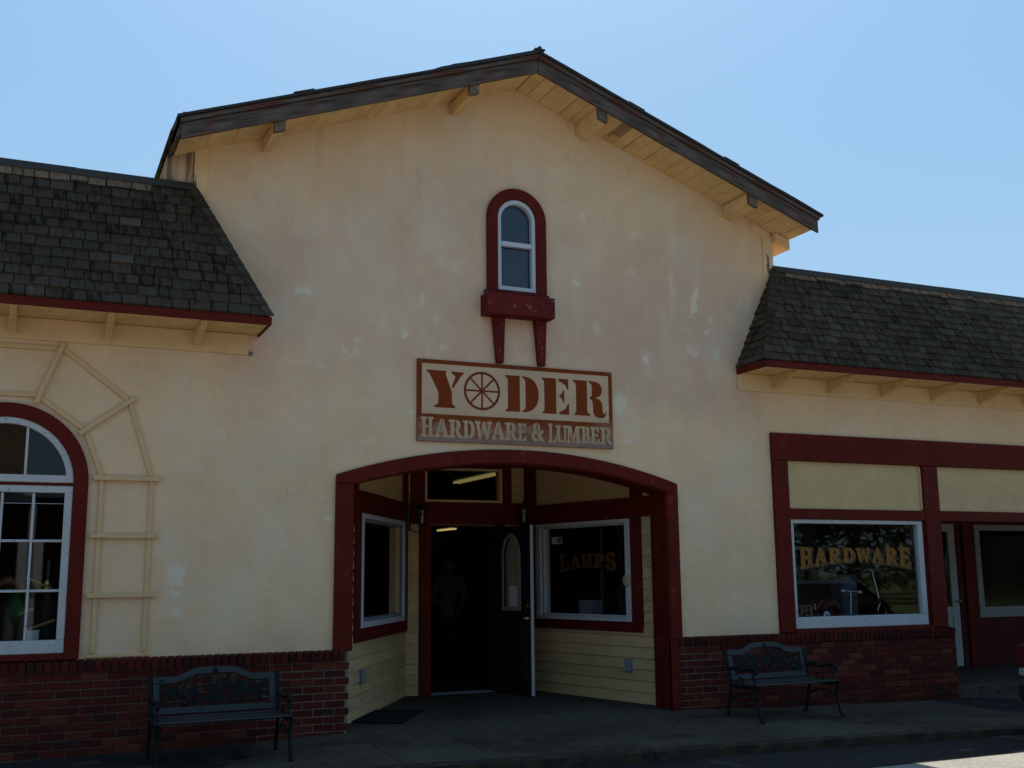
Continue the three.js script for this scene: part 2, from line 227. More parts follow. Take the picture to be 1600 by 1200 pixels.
M.paper = mat([0.75, 0.76, 0.8], 0.8); M.gold = mat([1, 1, 1], 0.7, { map: tex(256, 256, (u, v) => { const w = sst(0.5, 0.62, fbm(u * 12, v * 12, 281, 4, 12, 12)), k = 0.8 + 0.4 * fbm(u * 4, v * 4, 283, 3, 4, 4); return [0.29 * k * (1 - 0.45 * w), 0.135 * k * (1 - 0.5 * w), 0.026 * k]; }) }); M.goldDim = mat([0.095, 0.048, 0.016], 0.7); M.goldPale = mat([0.14, 0.115, 0.07], 0.6);
M.redGloss = mat([0.16, 0.012, 0.012], 0.3); M.wood = mat([0.34, 0.22, 0.10], 0.6);

// ------------------------------------------------------------------ ground
const walkY = (x, z) => {                                           // pavement height: a little hump at the shop entrance, falling to the kerb
  const hump = 0.045 * sst(1.2, 3.0, x) * (1 - sst(6.6, 8.2, x)) * (1 - cl(z / 1.9)), left = -0.02 * (1 - sst(0, 3, x)), right = -0.045 * sst(7.5, 10.7, x);
  const side = hump + left + right;
  return side - 0.03 * cl(z / 1.9);
};
const kerbZ = (x) => 1.52 + 0.072 * x;
{
  const g = new THREE.PlaneGeometry(900, 900, 1, 1); g.rotateX(-Math.PI / 2); reuv(g, (x, y, z) => [x, z]);
  const o = new THREE.Mesh(g, M.grass); o.name = 'ground'; o.position.set(0, -0.26, 0); scene.add(o); tag(o, 'green grassland spreading round the street and shops', 'ground', null, 'structure');
  single('street', bbox(-70, 70, -0.40, -0.105, 3.03, 22, 0.004), M.street, 'sunlit pale street pavement beyond the shade of the shop', 'street', [0, -0.4, 12], null, 'structure');  // pale street starts at the shadow edge; a darker strip lies before it
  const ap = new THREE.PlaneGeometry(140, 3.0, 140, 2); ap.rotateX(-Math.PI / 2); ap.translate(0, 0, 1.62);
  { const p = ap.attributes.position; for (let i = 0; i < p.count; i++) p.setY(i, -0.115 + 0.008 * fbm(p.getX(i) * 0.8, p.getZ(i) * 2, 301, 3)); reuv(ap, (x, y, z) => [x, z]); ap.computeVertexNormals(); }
  single('shade_strip', ap, M.asphaltShade, 'street strip below the kerb, coloured dark to stand in for shade', 'shade_strip', [0, -0.165, 2.3], null, 'structure');  // street in shade, its shade put into a darker colour
  // pavement of separate concrete slabs, and the entrance floor
  const walk = thing('sidewalk', 'shaded grey concrete sidewalk along the shop front', 'sidewalk', [5, 0, 1], null, 'structure');
  const slab = (xa, xb, za, zb, y = walkY) => {                      // za, zb functions of x
    const n = 6, P = [], U = [], I = [];
    for (let i = 0; i <= n; i++) { const x = xa + (xb - xa) * i / n; for (let j = 0; j <= 3; j++) { const z = za(x) + (zb(x) - za(x)) * j / 3; P.push(x, y(x, z), z); U.push(x, z); } }
    for (let i = 0; i < n; i++) for (let j = 0; j < 3; j++) { const a = i * 4 + j; I.push(a, a + 1, a + 4, a + 4, a + 1, a + 5); }
    const top = P.length / 3, ring = []; for (let i = 0; i <= n; i++) ring.push(i * 4 + 3); for (let j = 2; j >= 0; j--) ring.push(n * 4 + j); for (let i = n - 1; i >= 0; i--) ring.push(i * 4); for (let j = 1; j < 3; j++) ring.push(j);
    ring.forEach((v) => { P.push(P[3 * v], P[3 * v + 1], P[3 * v + 2], P[3 * v], P[3 * v + 1] - 0.12, P[3 * v + 2]); U.push(P[3 * v] + P[3 * v + 2], 0, P[3 * v] + P[3 * v + 2], 0.12); });
    ring.forEach((v, k) => { const a = top + 2 * k, b = top + 2 * ((k + 1) % ring.length); I.push(a, a + 1, b, b, a + 1, b + 1); });
    const g = new THREE.BufferGeometry(); g.setAttribute('position', new THREE.Float32BufferAttribute(P, 3)); g.setAttribute('uv', new THREE.Float32BufferAttribute(U, 2)); g.setIndex(I);
    const h = g.toNonIndexed(); h.computeVertexNormals(); return h;
  };
  const xs = [-14, -11, -8, -5, -2.2, 0.6, 3.0, 5.2, 6.6, 8.6, 10.7, 13.2, 15.6, 18, 21];
  for (let i = 0; i + 1 < xs.length; i++) part(walk, 'slab', slab(xs[i] + 0.006, xs[i + 1] - 0.006, () => -0.02, (x) => kerbZ(x) - 0.16), M.concrete);
  part(walk, 'joint_filler', slab(-14, 21, () => -0.03, (x) => kerbZ(x) - 0.155, (x, z) => walkY(x, z) - 0.012), M.asphaltShade);
  const entry = () => 0.05;
  part(walk, 'slab', slab(2.6, 6.95, () => -2.9, () => -0.032, (x, z) => 0.05 - 0.008 * sst(-0.4, 0, z)), M.concrete);
  const kerb = thing('kerb', 'concrete kerb with worn yellow paint at the sidewalk edge', 'kerb', [5, -0.1, 2], null, 'structure');
  for (let i = 0; i + 1 < xs.length; i++) part(kerb, 'kerb_stone', slab(xs[i] + 0.004, xs[i + 1] - 0.004, (x) => kerbZ(x) - 0.154, kerbZ, (x, z) => walkY(x, z) - 0.004 * noise(x * 3, z * 5, 7)), M.kerb);
}

// ------------------------------------------------------------------ store: walls
const store = thing('hardware_store', 'cream stucco hardware store with a wide gable and recessed entrance', 'store', [4.78, 0, 0]);
const wingL = thing('store_wing', 'left shop wing with an arched window under a shingled mansard roof', 'shop wing', [-0.5, 0, 0]);
const wingR = thing('store_wing', 'right shop wing with a red framed shop window under a shingled mansard', 'shop wing', [10.8, 0, 0]);
const uvxy = (g) => reuv(g, (x, y) => [x, y]);
const slope = 0.3655, CX = 4.78;
const soffY = (x) => 6.86 - slope * Math.abs(x - CX);
// entrance arch
const archIn = (() => { const h = 2.40, x0 = 2.975, x1 = 6.565, rise = 0.255, half = (x1 - x0) / 2, R = (half * half + rise * rise) / (2 * rise), a = Math.asin(half / R); return arc((x0 + x1) / 2, h + rise - R, R, Math.PI / 2 + a, Math.PI / 2 - a, 28); })();
const archOut = (() => { const h = 2.49, x0 = 2.805, x1 = 6.705, rise = 0.31, half = (x1 - x0) / 2, R = (half * half + rise * rise) / (2 * rise), a = Math.asin(half / R); return arc((x0 + x1) / 2, h + rise - R, R, Math.PI / 2 + a, Math.PI / 2 - a, 28); })();
{
  const WB = 0.80;
  const gw = arc(CX - 0.02, 5.235, 0.30, 0, Math.PI, 20), gHole = [[CX + 0.28, 4.5], ...gw, [CX - 0.32, 4.5]];
  const outline = [[2.05, WB], [2.975, WB], ...archIn, [6.565, WB], [7.6, WB], [7.6, 3.75], [8.2, 3.75], [8.2, soffY(8.2) + 0.1], [CX, soffY(CX) + 0.1], [1.355, soffY(1.355) + 0.1], [1.355, 3.75], [2.05, 3.75]];
  part(store, 'wall', uvxy(ext(outline, -0.28, 0, [gHole.reverse()])), M.stucco);
  // side and rear walls, dark shop room behind
  part(store, 'side_wall', [bbox(1.36, 1.58, 3.7, 5.6, -15, -0.282), bbox(7.97, 8.19, 3.7, 5.6, -15, -0.282), bbox(-3, 16.5, 3.2, 5.6, -15.25, -15.002)], M.stucco);
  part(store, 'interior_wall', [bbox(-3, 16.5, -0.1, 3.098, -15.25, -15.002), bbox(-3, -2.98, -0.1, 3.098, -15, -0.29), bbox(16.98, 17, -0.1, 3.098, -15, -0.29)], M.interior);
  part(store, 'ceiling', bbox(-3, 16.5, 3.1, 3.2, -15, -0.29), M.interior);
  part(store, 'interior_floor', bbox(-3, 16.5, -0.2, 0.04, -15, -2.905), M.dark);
  // corner boards of the gable
  part(store, 'corner_board', [bbox(8.065, 8.215, 4.9, 5.56, 0.002, 0.014), bbox(8.202, 8.216, 4.9, 5.56, -0.28, 0.0)], M.cream);
  part(store, 'corner_board', bbox(1.34, 1.47, 5.0, 5.64, 0.002, 0.014), M.cream);
  // arch trim
  const archBand = [[2.80, 2.402], ...archOut, [6.71, 2.402], [6.565, 2.402], ...[...archIn].reverse(), [2.975, 2.402]];
  part(store, 'arch_trim', ext(archBand, 0.002, 0.045, [], 0.006), M.red);
  part(store, 'arch_soffit', ext([...archIn, ...[...archIn].reverse().map(([x, y]) => [x, y - 0.012])], -0.30, 0.003), M.red);
  part(store, 'arch_post', bbox(2.80, 2.972, 0.80, 2.399, 0.002, 0.043, 0.006), M.red); part(store, 'arch_post', bbox(6.57, 6.71, 0.80, 2.399, 0.002, 0.043, 0.006), M.red);
  part(store, 'jamb_board', bbox(2.972, 2.985, 0.80, 2.40, -0.30, 0.03), M.red); part(store, 'jamb_board', bbox(6.555, 6.57, 0.03, 2.40, -0.32, 0.03), M.red);
  part(store, 'jamb_board', bbox(6.555, 6.668, 0.03, 0.795, -0.005, 0.04, 0.005), M.red);
}
{ // peeled and weathered patches where the roofs meet the corners
  const jag = (x0, x1, y0, y1, n) => { const a = [], b = []; for (let i = 0; i <= n; i++) { const y = y0 + (y1 - y0) * i / n; a.push([x0 + rr(-0.01, 0.012), y]); b.push([x1 + rr(-0.02, 0.008) - 0.03 * i / n, y]); } return ext([...a, ...b.reverse()], 0.0145, 0.018); };
  part(store, 'bare_patch', jag(8.115, 8.165, 5.08, 5.33, 7), M.greyWood); part(store, 'bare_patch', jag(1.345, 1.40, 5.05, 5.36, 7), M.greyWood); part(store, 'bare_patch', ext([[1.42, 4.92], [1.44, 5.22], [1.455, 5.05], [1.475, 5.12], [1.47, 4.90]], 0.002, 0.01), M.greyWood);
}
// gable window
{
  const w = node(store, 'gable_window'), cx = CX - 0.015, cy = 5.33, yb = 4.525;
  const arch = (r, y0, yc = cy) => [[cx + r, y0], ...arc(cx, yc, r, 0, Math.PI, 28), [cx - r, y0]];
  part(w, 'surround', ext(arch(0.352, 4.44), 0.002, 0.05, [arch(0.228, yb).reverse()], 0.006), M.red);
  part(w, 'frame', ext(arch(0.227, yb), -0.04, 0.03, [arch(0.183, 4.572, 5.325).reverse()], 0.004), M.whiteTrim);
  part(w, 'frame', bbox(cx - 0.182, cx + 0.182, 5.022, 5.075, -0.03, 0.026, 0.004), M.whiteTrim);
  part(w, 'pane', flatShape([[cx + 0.184, 5.07], ...arc(cx, 5.325, 0.184, 0, Math.PI, 24), [cx - 0.184, 5.07]], -0.018), M.glass);
  part(w, 'pane', sheet(cx - 0.184, cx + 0.184, 4.571, 5.023, -0.022), M.glass);
  part(w, 'sky_tint_panel', ext(arch(0.222, yb + 0.005), -0.075, -0.06), M.skyTint);  // panel added to tint the glass like reflected sky
  part(w, 'added_reflect_pane', flatShape([[cx + 0.184, 4.573], ...arc(cx, 5.325, 0.184, 0, Math.PI, 24), [cx - 0.184, 4.573]], -0.036), M.glass);  // second sheet added to double the sky reflection
}
// window box
{
  const b = thing('window_box', 'worn dark red flower box on two tapered legs under the gable window', 'window box', [4.77, 4.24, 0.1]);
  part(b, 'box_front', bbox(4.345, 5.135, 4.215, 4.44, 0.178, 0.2, 0.004), M.redWorn);
  part(b, 'box_side', bbox(4.345, 4.367, 4.215, 4.44, 0.004, 0.177, 0.003), M.redWorn); part(b, 'box_side', bbox(5.113, 5.135, 4.215, 4.44, 0.004, 0.177, 0.003), M.redWorn);
  part(b, 'box_bottom', bbox(4.368, 5.112, 4.215, 4.237, 0.004, 0.177, 0.003), M.redWorn);
  part(b, 'rail', bbox(4.36, 5.13, 4.441, 4.5, 0.052, 0.075, 0.003), M.redWorn);
  for (const x of [4.54, 5.03]) part(b, 'leg', ext([[x - 0.075, 4.214], [x + 0.065, 4.214], [x + 0.045, 3.72], [x - 0.03, 3.72]], 0.004, 0.07, [], 0.004), M.redWorn);
}

// ------------------------------------------------------------------ gable roof
{
  const roof = node(store, 'gable_roof'), ov = 0.6, xe = 3.66;
  for (const s of [-1, 1]) {
    const X = (t) => CX + s * t, fy = (t) => 6.81 - slope * t;
    const xEnd = s < 0 ? 3.645 : xe;
    const rake = (a, b, t1 = xEnd, cut = 0) => { const q = [[X(0.004), fy(0) + a], [X(t1), fy(t1) + a], [X(t1 - cut), fy(t1) + b], [X(0.004), fy(0) + b]]; return s < 0 ? q.reverse() : q; };
    const rk = (q, z0, z1) => { const g = ext(q, z0, z1, [], 0.004); return reuv(g, (x, y, z) => { const t = Math.abs(x - CX) * 1.065; return [t, y + slope * Math.abs(x - CX) + z]; }); };
    part(roof, 'fascia_board', rk(rake(-0.005, 0.145), ov - 0.035, ov), M.weathered);
    part(roof, 'fascia_board', rk(rake(0.15, 0.195, xEnd + 0.01), ov - 0.03, ov + 0.028), M.weathered);
    // boards of the soffit, laid from wall to rake
    const n = 27, w = (xEnd - 0.01) / n;
    for (let i = 0; i < n; i++) {
      const gp = s < 0 ? 0.001 : 0.0025, t0 = i * w + gp + (i ? 0 : 0.006), t1 = (i + 1) * w - gp - (s > 0 && rnd() < 0.2 ? 0.006 : 0), dy = rr(-0.004, 0.004);
      const q = [[X(t0), fy(t0) + 0.045 + dy], [X(t1), fy(t1) + 0.045 + dy], [X(t1), fy(t1) + 0.07 + dy], [X(t0), fy(t0) + 0.07 + dy]];
      part(roof, 'soffit_board', reuv(ext(s < 0 ? q.reverse() : q, 0.003, ov - 0.036, [], 0.0025), (x, y, z) => [x * 1 + i * 0.37, z + i * 0.21]), s > 0 && [8].includes(i) ? M.creamDirty : M.creamWood);
    }
    const qq = rake(0.075, 0.19); part(roof, 'roof_deck', ext(qq, -15.2, ov - 0.037), M.dark);
    // shingle sheet on top, edge uneven
    const P = [[X(0.002), fy(0) + 0.26]]; const N = 46;
    const topE = [], botE = [];
    for (let i = 0; i <= N; i++) { const t = (xEnd + 0.045) * i / N; const wob = 0.010 * (fbm(t * 2.2 + s * 9, 1, 311, 3) - 0.4); topE.push([X(Math.max(t, 0.003)), fy(t) + 0.226 + wob + (s < 0 && t < 1.2 ? 0.012 : 0)]); botE.push([X(Math.max(t, 0.003)), fy(t) + 0.200]); }
    const o = [...topE, ...botE.reverse()]; part(roof, 'roofing', ext(s > 0 ? o.reverse() : o, -15.3, ov + 0.05), M.roofFelt);
    // curling pieces at the rake
    for (let i = 0; i < 2; i++) { const t = 0.9 + 1.5 * i + rr(0, 0.3); part(roof, 'curled_roofing', bar([X(t - 0.1), fy(t - 0.1) + 0.234 + rr(0, 0.006), ov - 0.1], [X(t + 0.1), fy(t + 0.1) + 0.236 + rr(0, 0.008), ov - 0.1], 0.3, 0.006, V(0, 1, 0)), M.roofFelt); }
  }
  part(roof, 'ridge_cap', [bbox(CX - 0.06, CX + 0.06, 7.034, 7.056, -15.3, 0.665, 0.006), bbox(CX - 0.018, CX + 0.018, 7.056, 7.082, 0.62, 0.66, 0.005)], M.roofFelt);
  for (const [x, y] of [[2.045, 0], [4.06, 0], [5.585, 0], [7.55, 0]]) {
    const yt = soffY(x) - 0.008 - (x > CX ? 0.012 : 0.012);
    const q = [[x - 0.055, yt - 0.13 + (x < CX ? -0.02 : 0.02)], [x + 0.055, yt - 0.13 + (x < CX ? 0.02 : -0.02)], [x + 0.055, yt + (x < CX ? 0.02 : -0.02)], [x - 0.055, yt + (x < CX ? -0.02 : 0.02)]];
    const pl = part(roof, 'purlin', reuv(ext(q, 0.003, 0.50, [], 0.005), (a, b, z) => [a + b, z]), M.creamWood);
    part(roof, 'purlin_end', reuv(ext(q.map(([a, b]) => [a, b]), 0.501, 0.562, [], 0.006), (a, b, z) => [a + b, z]), M.weatheredUp);
  }
  // eave end board on the right, weathered gusset with a steep shingled skirt on the left
  part(roof, 'eave_end', ext([[8.218, 5.593], [8.425, 5.518], [8.425, 5.40], [8.37, 5.42], [8.218, 5.48]], -14, 0.08, [], 0.004), M.cream);
  const q = (x, y) => [x, y];
  part(roof, 'gusset_panel', ext([q(0.955, 5.02), q(1.10, 5.60), q(1.338, 5.60), q(1.338, 5.02)], -0.06, -0.03), M.barePlank);
  part(roof, 'gusset_head', ext([q(1.085, 5.603), q(1.12, 5.75), q(1.34, 5.82), q(1.34, 5.603)], -0.055, -0.02), M.creamWood);
  part(roof, 'skirt_end', ext([q(1.095, 5.5), q(1.15, 5.755), q(1.17, 5.755), q(1.165, 5.56)], -0.02, 0.56), M.weatheredUp);
  for (let i = 0; i < 6; i++) { const y0 = 5.02 + i * 0.105, x = (y) => 0.93 + (y - 5.02) * 0.255; part(roof, 'skirt_shingle', ext([q(x(y0) - 0.022, y0), q(x(y0 + 0.15) - 0.004, y0 + 0.15), q(x(y0 + 0.15) + 0.012, y0 + 0.15), q(x(y0) + 0.012, y0)], -6, i > 4 ? 0.57 : 0.0), M.shingle[i % 6]); }
}

// ------------------------------------------------------------------ wings: walls
const LWX = -0.15, LWY = 2.345;                                     // arched window
{
  const hole = [[LWX + 0.60, 0.845], ...arc(LWX, LWY, 0.60, 0, Math.PI, 30), [LWX - 0.60, 0.845]];
  part(wingL, 'wall', uvxy(ext([[-3, 0.8], [2.05, 0.8], [2.05, 3.75], [1.35, 3.75], [1.35, 5.15], [-3, 5.15]], -0.28, 0, [hole.reverse()])), M.stucco);
  part(wingL, 'side_wall', bbox(-3.25, -3.002, -0.1, 5.15, -15, 0), M.stucco);
  part(wingL, 'flat_roof', bbox(-3.2, 1.35, 5.02, 5.14, -15, -0.285), M.roofFelt);
  part(wingR, 'wall', uvxy(ext([[7.6, 0.8], [8.04, 0.8], [8.04, 3.10], [17, 3.10], [17, 5.08], [8.205, 5.08], [8.205, 3.75], [7.6, 3.75]], -0.28, 0)), M.stucco);
  part(wingR, 'side_wall', bbox(17.002, 17.25, -0.1, 5.1, -15, 0), M.stucco);
  part(wingR, 'flat_roof', bbox(8.205, 17, 4.95, 5.07, -15, -0.285), M.roofFelt);
}
// mansard roofs: each shingle is a piece; those far along the right wing are joined
function shingleGeo(w, l, t) { const g = bbox(-w / 2, w / 2, -0.01, l, 0, t * 1.6, 0.0015, rnd() * 3, rnd() * 3); const p = g.attributes.position; for (let i = 0; i < p.count; i++) { const k = 1 - 0.65 * cl(p.getY(i) / l); p.setZ(i, p.getZ(i) * k); } g.computeVertexNormals(); return g; }
const widths = [0.085, 0.105, 0.125, 0.15, 0.175, 0.205];
const shGeos = widths.map((w) => [0, 1, 2].map(() => shingleGeo(w, 0.2, 0.016)));
function shingleFace(parent, a, b, c, d, rows, joined, limit) {
  // a, b bottom left/right, d, c top left/right, seen from outside
  const A = V(...a), B = V(...b), C = V(...c), D = V(...d), base = rootOf(parent).position;
  const along = B.clone().sub(A).normalize(), nrm = new THREE.Vector3().crossVectors(along, D.clone().sub(A)).normalize(), up = new THREE.Vector3().crossVectors(nrm, along).normalize();
  const H = D.clone().sub(A).dot(up);
  for (let r = 0; r < rows; r++) {
    const t0 = r / rows, tm = t0 + 1.15 / rows, left = D.clone().sub(A).dot(along) * tm, right = B.clone().sub(A).dot(along) + C.clone().sub(B).dot(along) * tm;
    let x = left - (Math.abs(D.clone().sub(A).dot(along)) < 0.01 ? (r % 2 ? rr(0, 0.05) : 0) : 0), first = true; const wave = (xx) => 0.008 * (fbm(xx * 0.7, r * 0.4, 321, 2) - 0.5);
    while (x < right - 0.02) {
      let wi = Math.floor(rnd() * 6), w = widths[wi], sx = rr(0.93, 1.05);
      if (x + w * sx > right - 0.05) sx = Math.max(0.3, (right - x) / w);
      if (x < left) { sx = 1; }
      const W = w * sx, xc = x + W / 2;
      const pos = A.clone().addScaledVector(along, xc).addScaledVector(up, H * t0 + wave(xc) + rr(-0.005, 0.005)).addScaledVector(nrm, 0.002 + rr(0, 0.003));
      const mtx = new THREE.Matrix4().makeBasis(along, up, nrm);
      const rot = new THREE.Matrix4().makeRotationZ(rr(-0.012, 0.012)).multiply(new THREE.Matrix4().makeRotationX(-0.075 + rr(-0.02, 0.008)));
      mtx.multiply(rot).multiply(new THREE.Matrix4().makeScale(sx * 0.97, r === rows - 1 ? 0.62 : 1, rr(0.8, 1.3))).setPosition(pos.clone().sub(base));
      const blot = fbm(pos.x * 0.9, pos.y * 1.3, 331, 3);
      const mi = rnd() < 0.12 ? Math.floor(rnd() * 8) : blot > 0.56 ? pick([3, 6, 3, 1]) : blot < 0.42 ? pick([2, 5, 0, 4]) : pick([0, 1, 4, 7]);
      if (joined && limit(xc)) { (joined[mi] ||= []).push(shGeos[wi][Math.floor(rnd() * 3)].clone().applyMatrix4(mtx)); }
      else { const o = new THREE.Mesh(pick(shGeos[wi]), M.shingle[mi]); o.name = 'shingle'; o.applyMatrix4(mtx); parent.add(o); }
      x += W + rr(0.003, 0.009);
    }
  }
}
function mansard(wing, x0, x1, hipLeft, topY, farX) {               // hip at the end next to the gable
  const roof = node(wing, 'mansard_roof'), ye = 3.885, ze = 0.56, zt = 0.03;
  const L = hipLeft ? [x0, ye, ze] : [x0, ye, ze], R = [x1, ye, ze];
  const tl = hipLeft ? [8.2, topY, zt] : [x0, topY, zt], tr = hipLeft ? [x1, topY, zt] : [1.345, topY, zt];
  // solid body under the shingles
  const P = [L, R, tr, tl]; const g = new THREE.BufferGeometry(); const back = P.map(([x, y, z]) => [x, y, 0.004]);
  if (hipLeft) back[0] = [x0, ye, 0.004]; 
  const v = [...P, ...back].flat(); g.setAttribute('position', new THREE.Float32BufferAttribute(v, 3));
  g.setIndex([0, 1, 2, 0, 2, 3, 0, 3, 7, 0, 7, 4, 1, 5, 6, 1, 6, 2, 0, 4, 5, 0, 5, 1, 3, 2, 6, 3, 6, 7]);
  const body = g.toNonIndexed(); reuv(body, (x, y) => [x, y]); body.computeVertexNormals(); part(roof, 'sheathing', body, M.roofFelt);
  const joined = [];
  const keep = hipLeft ? (xc) => xc > farX : () => false;
  shingleFace(roof, L, R, tr, tl, 13, joined, keep);
  if (hipLeft) shingleFace(roof, [x0, ye, 0.0], [x0, ye, ze], [8.2, topY, zt], [8.2, topY, 0.0], 13, null, null);
  const shs = joined.flatMap((gs, i) => (gs ? [[gs, i]] : []));
  for (const [gs, i] of shs) { const o = part(roof, 'far_shingles', gs, M.shingle[i], false); o.userData.kind = 'stuff'; }
  // hip cap shingles
  const A = V(hipLeft ? x0 : x1, ye, ze), B = hipLeft ? V(8.2, topY, zt) : V(1.345, topY, zt), n = 13;
  for (let i = 0; i < n; i++) { const p = A.clone().lerp(B, i / n), q = A.clone().lerp(B, (i + 1.35) / n); p.z += 0.022; q.z += 0.010; p.x += hipLeft ? 0.0 : -0.0; q.x += hipLeft ? 0.004 : -0.004; part(roof, 'hip_shingle', bar(p.toArray(), q.toArray(), 0.10, 0.012, V(hipLeft ? -0.5 : 0.5, 0.25, 1).normalize()), pick(M.shingle)); }
  // top cap course, laid flatter
  const cx0 = hipLeft ? 8.19 : x0, cx1 = hipLeft ? Math.min(x1, 14) : 1.355;
  for (let x = cx0; x < cx1 - 0.02;) { const w = Math.min(rr(1.1, 2.2), cx1 - x); const c = bbox(x - 0.0, x + w - 0.0005, -0.005, 0.085, 0, 0.014, 0.003, rnd() * 3, rnd() * 3); c.rotateX(-0.44 + rr(-0.02, 0.02)); c.translate(0, topY - 0.015 + rr(-0.002, 0.002), 0.062); part(roof, 'ridge_board', c, M.ridge); x += w; }
  // fascia, soffit, frieze, brackets
  const f0 = hipLeft ? x0 - 0.02 : x0, f1 = hipLeft ? x1 : x1 + 0.02;
  part(roof, 'fascia', bbox(f0, f1, 3.80, 3.878, 0.545, 0.57, 0.004), M.red);
  part(roof, 'fascia', hipLeft ? bbox(f0, f0 + 0.022, 3.80, 3.878, 0.004, 0.544, 0.004) : bbox(f1 - 0.022, f1, 3.80, 3.878, 0.004, 0.544, 0.004), M.red);
  const s0 = hipLeft ? f0 + 0.023 : f0, s1 = hipLeft ? f1 : f1 - 0.023;
  part(roof, 'soffit', bbox(s0, s1, 3.815, 3.835, 0.03, 0.262, 0.002), M.creamWood); part(roof, 'soffit', bbox(s0, s1, 3.815, 3.835, 0.266, 0.544, 0.002), M.creamWood);
  part(roof, 'frieze_board', bbox(hipLeft ? 7.61 : x0, hipLeft ? x1 : 1.915, 3.615, 3.814, 0.002, 0.026, 0.003), M.cream);
  const xsb = hipLeft ? Array.from({ length: 10 }, (_, i) => 8.12 + i * 0.828) : Array.from({ length: 5 }, (_, i) => 1.424 - i * 0.793);
  for (const x of xsb) part(roof, 'bracket', ext([[-0.027, 3.655], [-0.06, 3.64], [-0.075, 3.66], [-0.52, 3.79], [-0.52, 3.813], [-0.027, 3.813]].map(([a, b]) => [a, b]), x - 0.03, x + 0.03, [], 0.004).rotateY(0).applyMatrix4(new THREE.Matrix4().set(0, 0, 1, 0, 0, 1, 0, 0, -1, 0, 0, 0, 0, 0, 0, 1)), M.creamWood);
}
mansard(wingL, -3, 2.0, false, 5.2, 99);
mansard(wingR, 7.62, 17, true, 5.12, 2.6);

// ------------------------------------------------------------------ brick walls
const brickGeos = (w, h, d) => [0, 1, 2, 3].map(() => { const g = bbox(0, w, 0, h, -d, 0, 0.004, rnd(), rnd()); const p = g.attributes.position; const a = rr(-0.0015, 0.0015), b = rr(-0.0015, 0.0015); for (let i = 0; i < p.count; i++) { if (p.getY(i) > h / 2) p.setX(i, p.getX(i) + a); if (p.getX(i) > w / 2) p.setY(i, p.getY(i) + b); } return g; });
const BL = 0.195, BP = 0.2045, BH = 0.06, BC = 0.07;
const G1 = brickGeos(BL, BH, 0.05), GH = brickGeos(BL / 2 - 0.005, BH, 0.05), GR = brickGeos(0.058, 0.098, 0.10);
function brickWall(label, x0, x1, base, mortars, visX) {
  const w = thing('brick_wall', label, 'brick wall', base);
  const put = (g, x, y, z, i) => { const o = new THREE.Mesh(g, M.brick[i]); o.name = 'brick'; o.position.set(x - base[0], y - base[1], z - base[2]); o.rotation.z = rr(-0.004, 0.004); w.add(o); return o; };
  const far = [];
  for (const [a, b, m] of mortars) part(w, 'mortar', bbox(a, b, -0.12, 0.80, -0.24, 0.018, 0.002), m);
  for (let r = 0; r < 11; r++) {
    const y = 0.70 - (r + 1) * BC + 0.004; let x = x0 + (r % 2 ? 0 : -BP / 2);
    while (x < x1 - 0.02) {
      let a = Math.max(x, x0 + 0.002), b = Math.min(x + BL, x1 - 0.002); const len = b - a;
      if (len > 0.03) {
        const mi = rnd() < 0.72 ? pick([0, 1, 3, 4]) : pick([2, 5, 6]);
        const g = len > 0.15 ? pick(G1) : pick(GH), s = len > 0.15 ? len / BL : len / (BL / 2 - 0.005);
        if (a < visX[0] || b > visX[1]) { const c = g.clone(); c.scale(s, 1, 1); c.translate(a, y, 0.026); far.push(c); }
        else { const o = put(g, a, y, 0.026 + rr(-0.003, 0.003), mi); o.scale.x = s; }
      }
      x += BP;
    }
  }
  for (let x = x0 + 0.004; x < x1 - 0.05; x += 0.068) { const o = put(pick(GR), x, 0.706, 0.052 + rr(-0.003, 0.003), pick([0, 1, 3, 3, 5, 4])); o.rotation.x = 0.16; }
  if (far.length) { const o = part(w, 'unseen_bricks', far, M.brick[1]); o.userData.kind = 'stuff'; }
  return w;
}
brickWall('low brick wall left of the entrance with a sloped rowlock cap', -3, 2.962, [0, 0, 0], [[-2.99, 2.08, M.mortar], [2.082, 2.95, M.mortarPale]], [-0.5, 99]);
brickWall('low brick wall right of the entrance below the shop window', 6.66, 10.69, [8.6, 0, 0], [[6.67, 7.22, M.mortarPale], [7.222, 7.75, M.mortar], [7.752, 10.68, M.mortarDark]], [0, 99]);

// ------------------------------------------------------------------ recessed entrance
const frame = (A, B, flip) => {                                     // local (s, y, n) -> world; n points out of the wall into the recess
  const a = V(A[0], 0, A[1]), b = V(B[0], 0, B[1]), L = a.distanceTo(b), o = flip ? b : a, e = (flip ? a.clone().sub(b) : b.clone().sub(a)).normalize(), n = new THREE.Vector3().crossVectors(e, V(0, 1, 0));
  const m = new THREE.Matrix4().makeBasis(e, V(0, 1, 0), n).setPosition(o); return { m, L, put: (g) => g.applyMatrix4(m), S: (s) => (flip ? L - s : s) };
};
const FL = frame([2.96, -0.30], [4.43, -2.7], false), FR = frame([6.65, -0.33], [6.10, -2.7], true), FB = frame([4.43, -2.7], [6.10, -2.7], false);
const fbox = (F, s0, s1, y0, y1, n0, n1, b = 0.003) => { const a = F.S(s0), c = F.S(s1); return F.put(bbox(Math.min(a, c), Math.max(a, c), y0, y1, n0, n1, b, s0 * 1.7, y0)); };
const ring = (F, s0, s1, y0, y1, i, n0, n1, m, parent, name = 'frame', it = i, ib = i) => {   // four butted members
  part(parent, name, fbox(F, s0, s1, y1 - it, y1, n0, n1), m); part(parent, name, fbox(F, s0, s1, y0, y0 + ib, n0, n1), m);
  part(parent, name, fbox(F, s0, s0 + i, y0 + ib, y1 - it, n0, n1), m); part(parent, name, fbox(F, s1 - i, s1, y0 + ib, y1 - it, n0, n1), m);
};
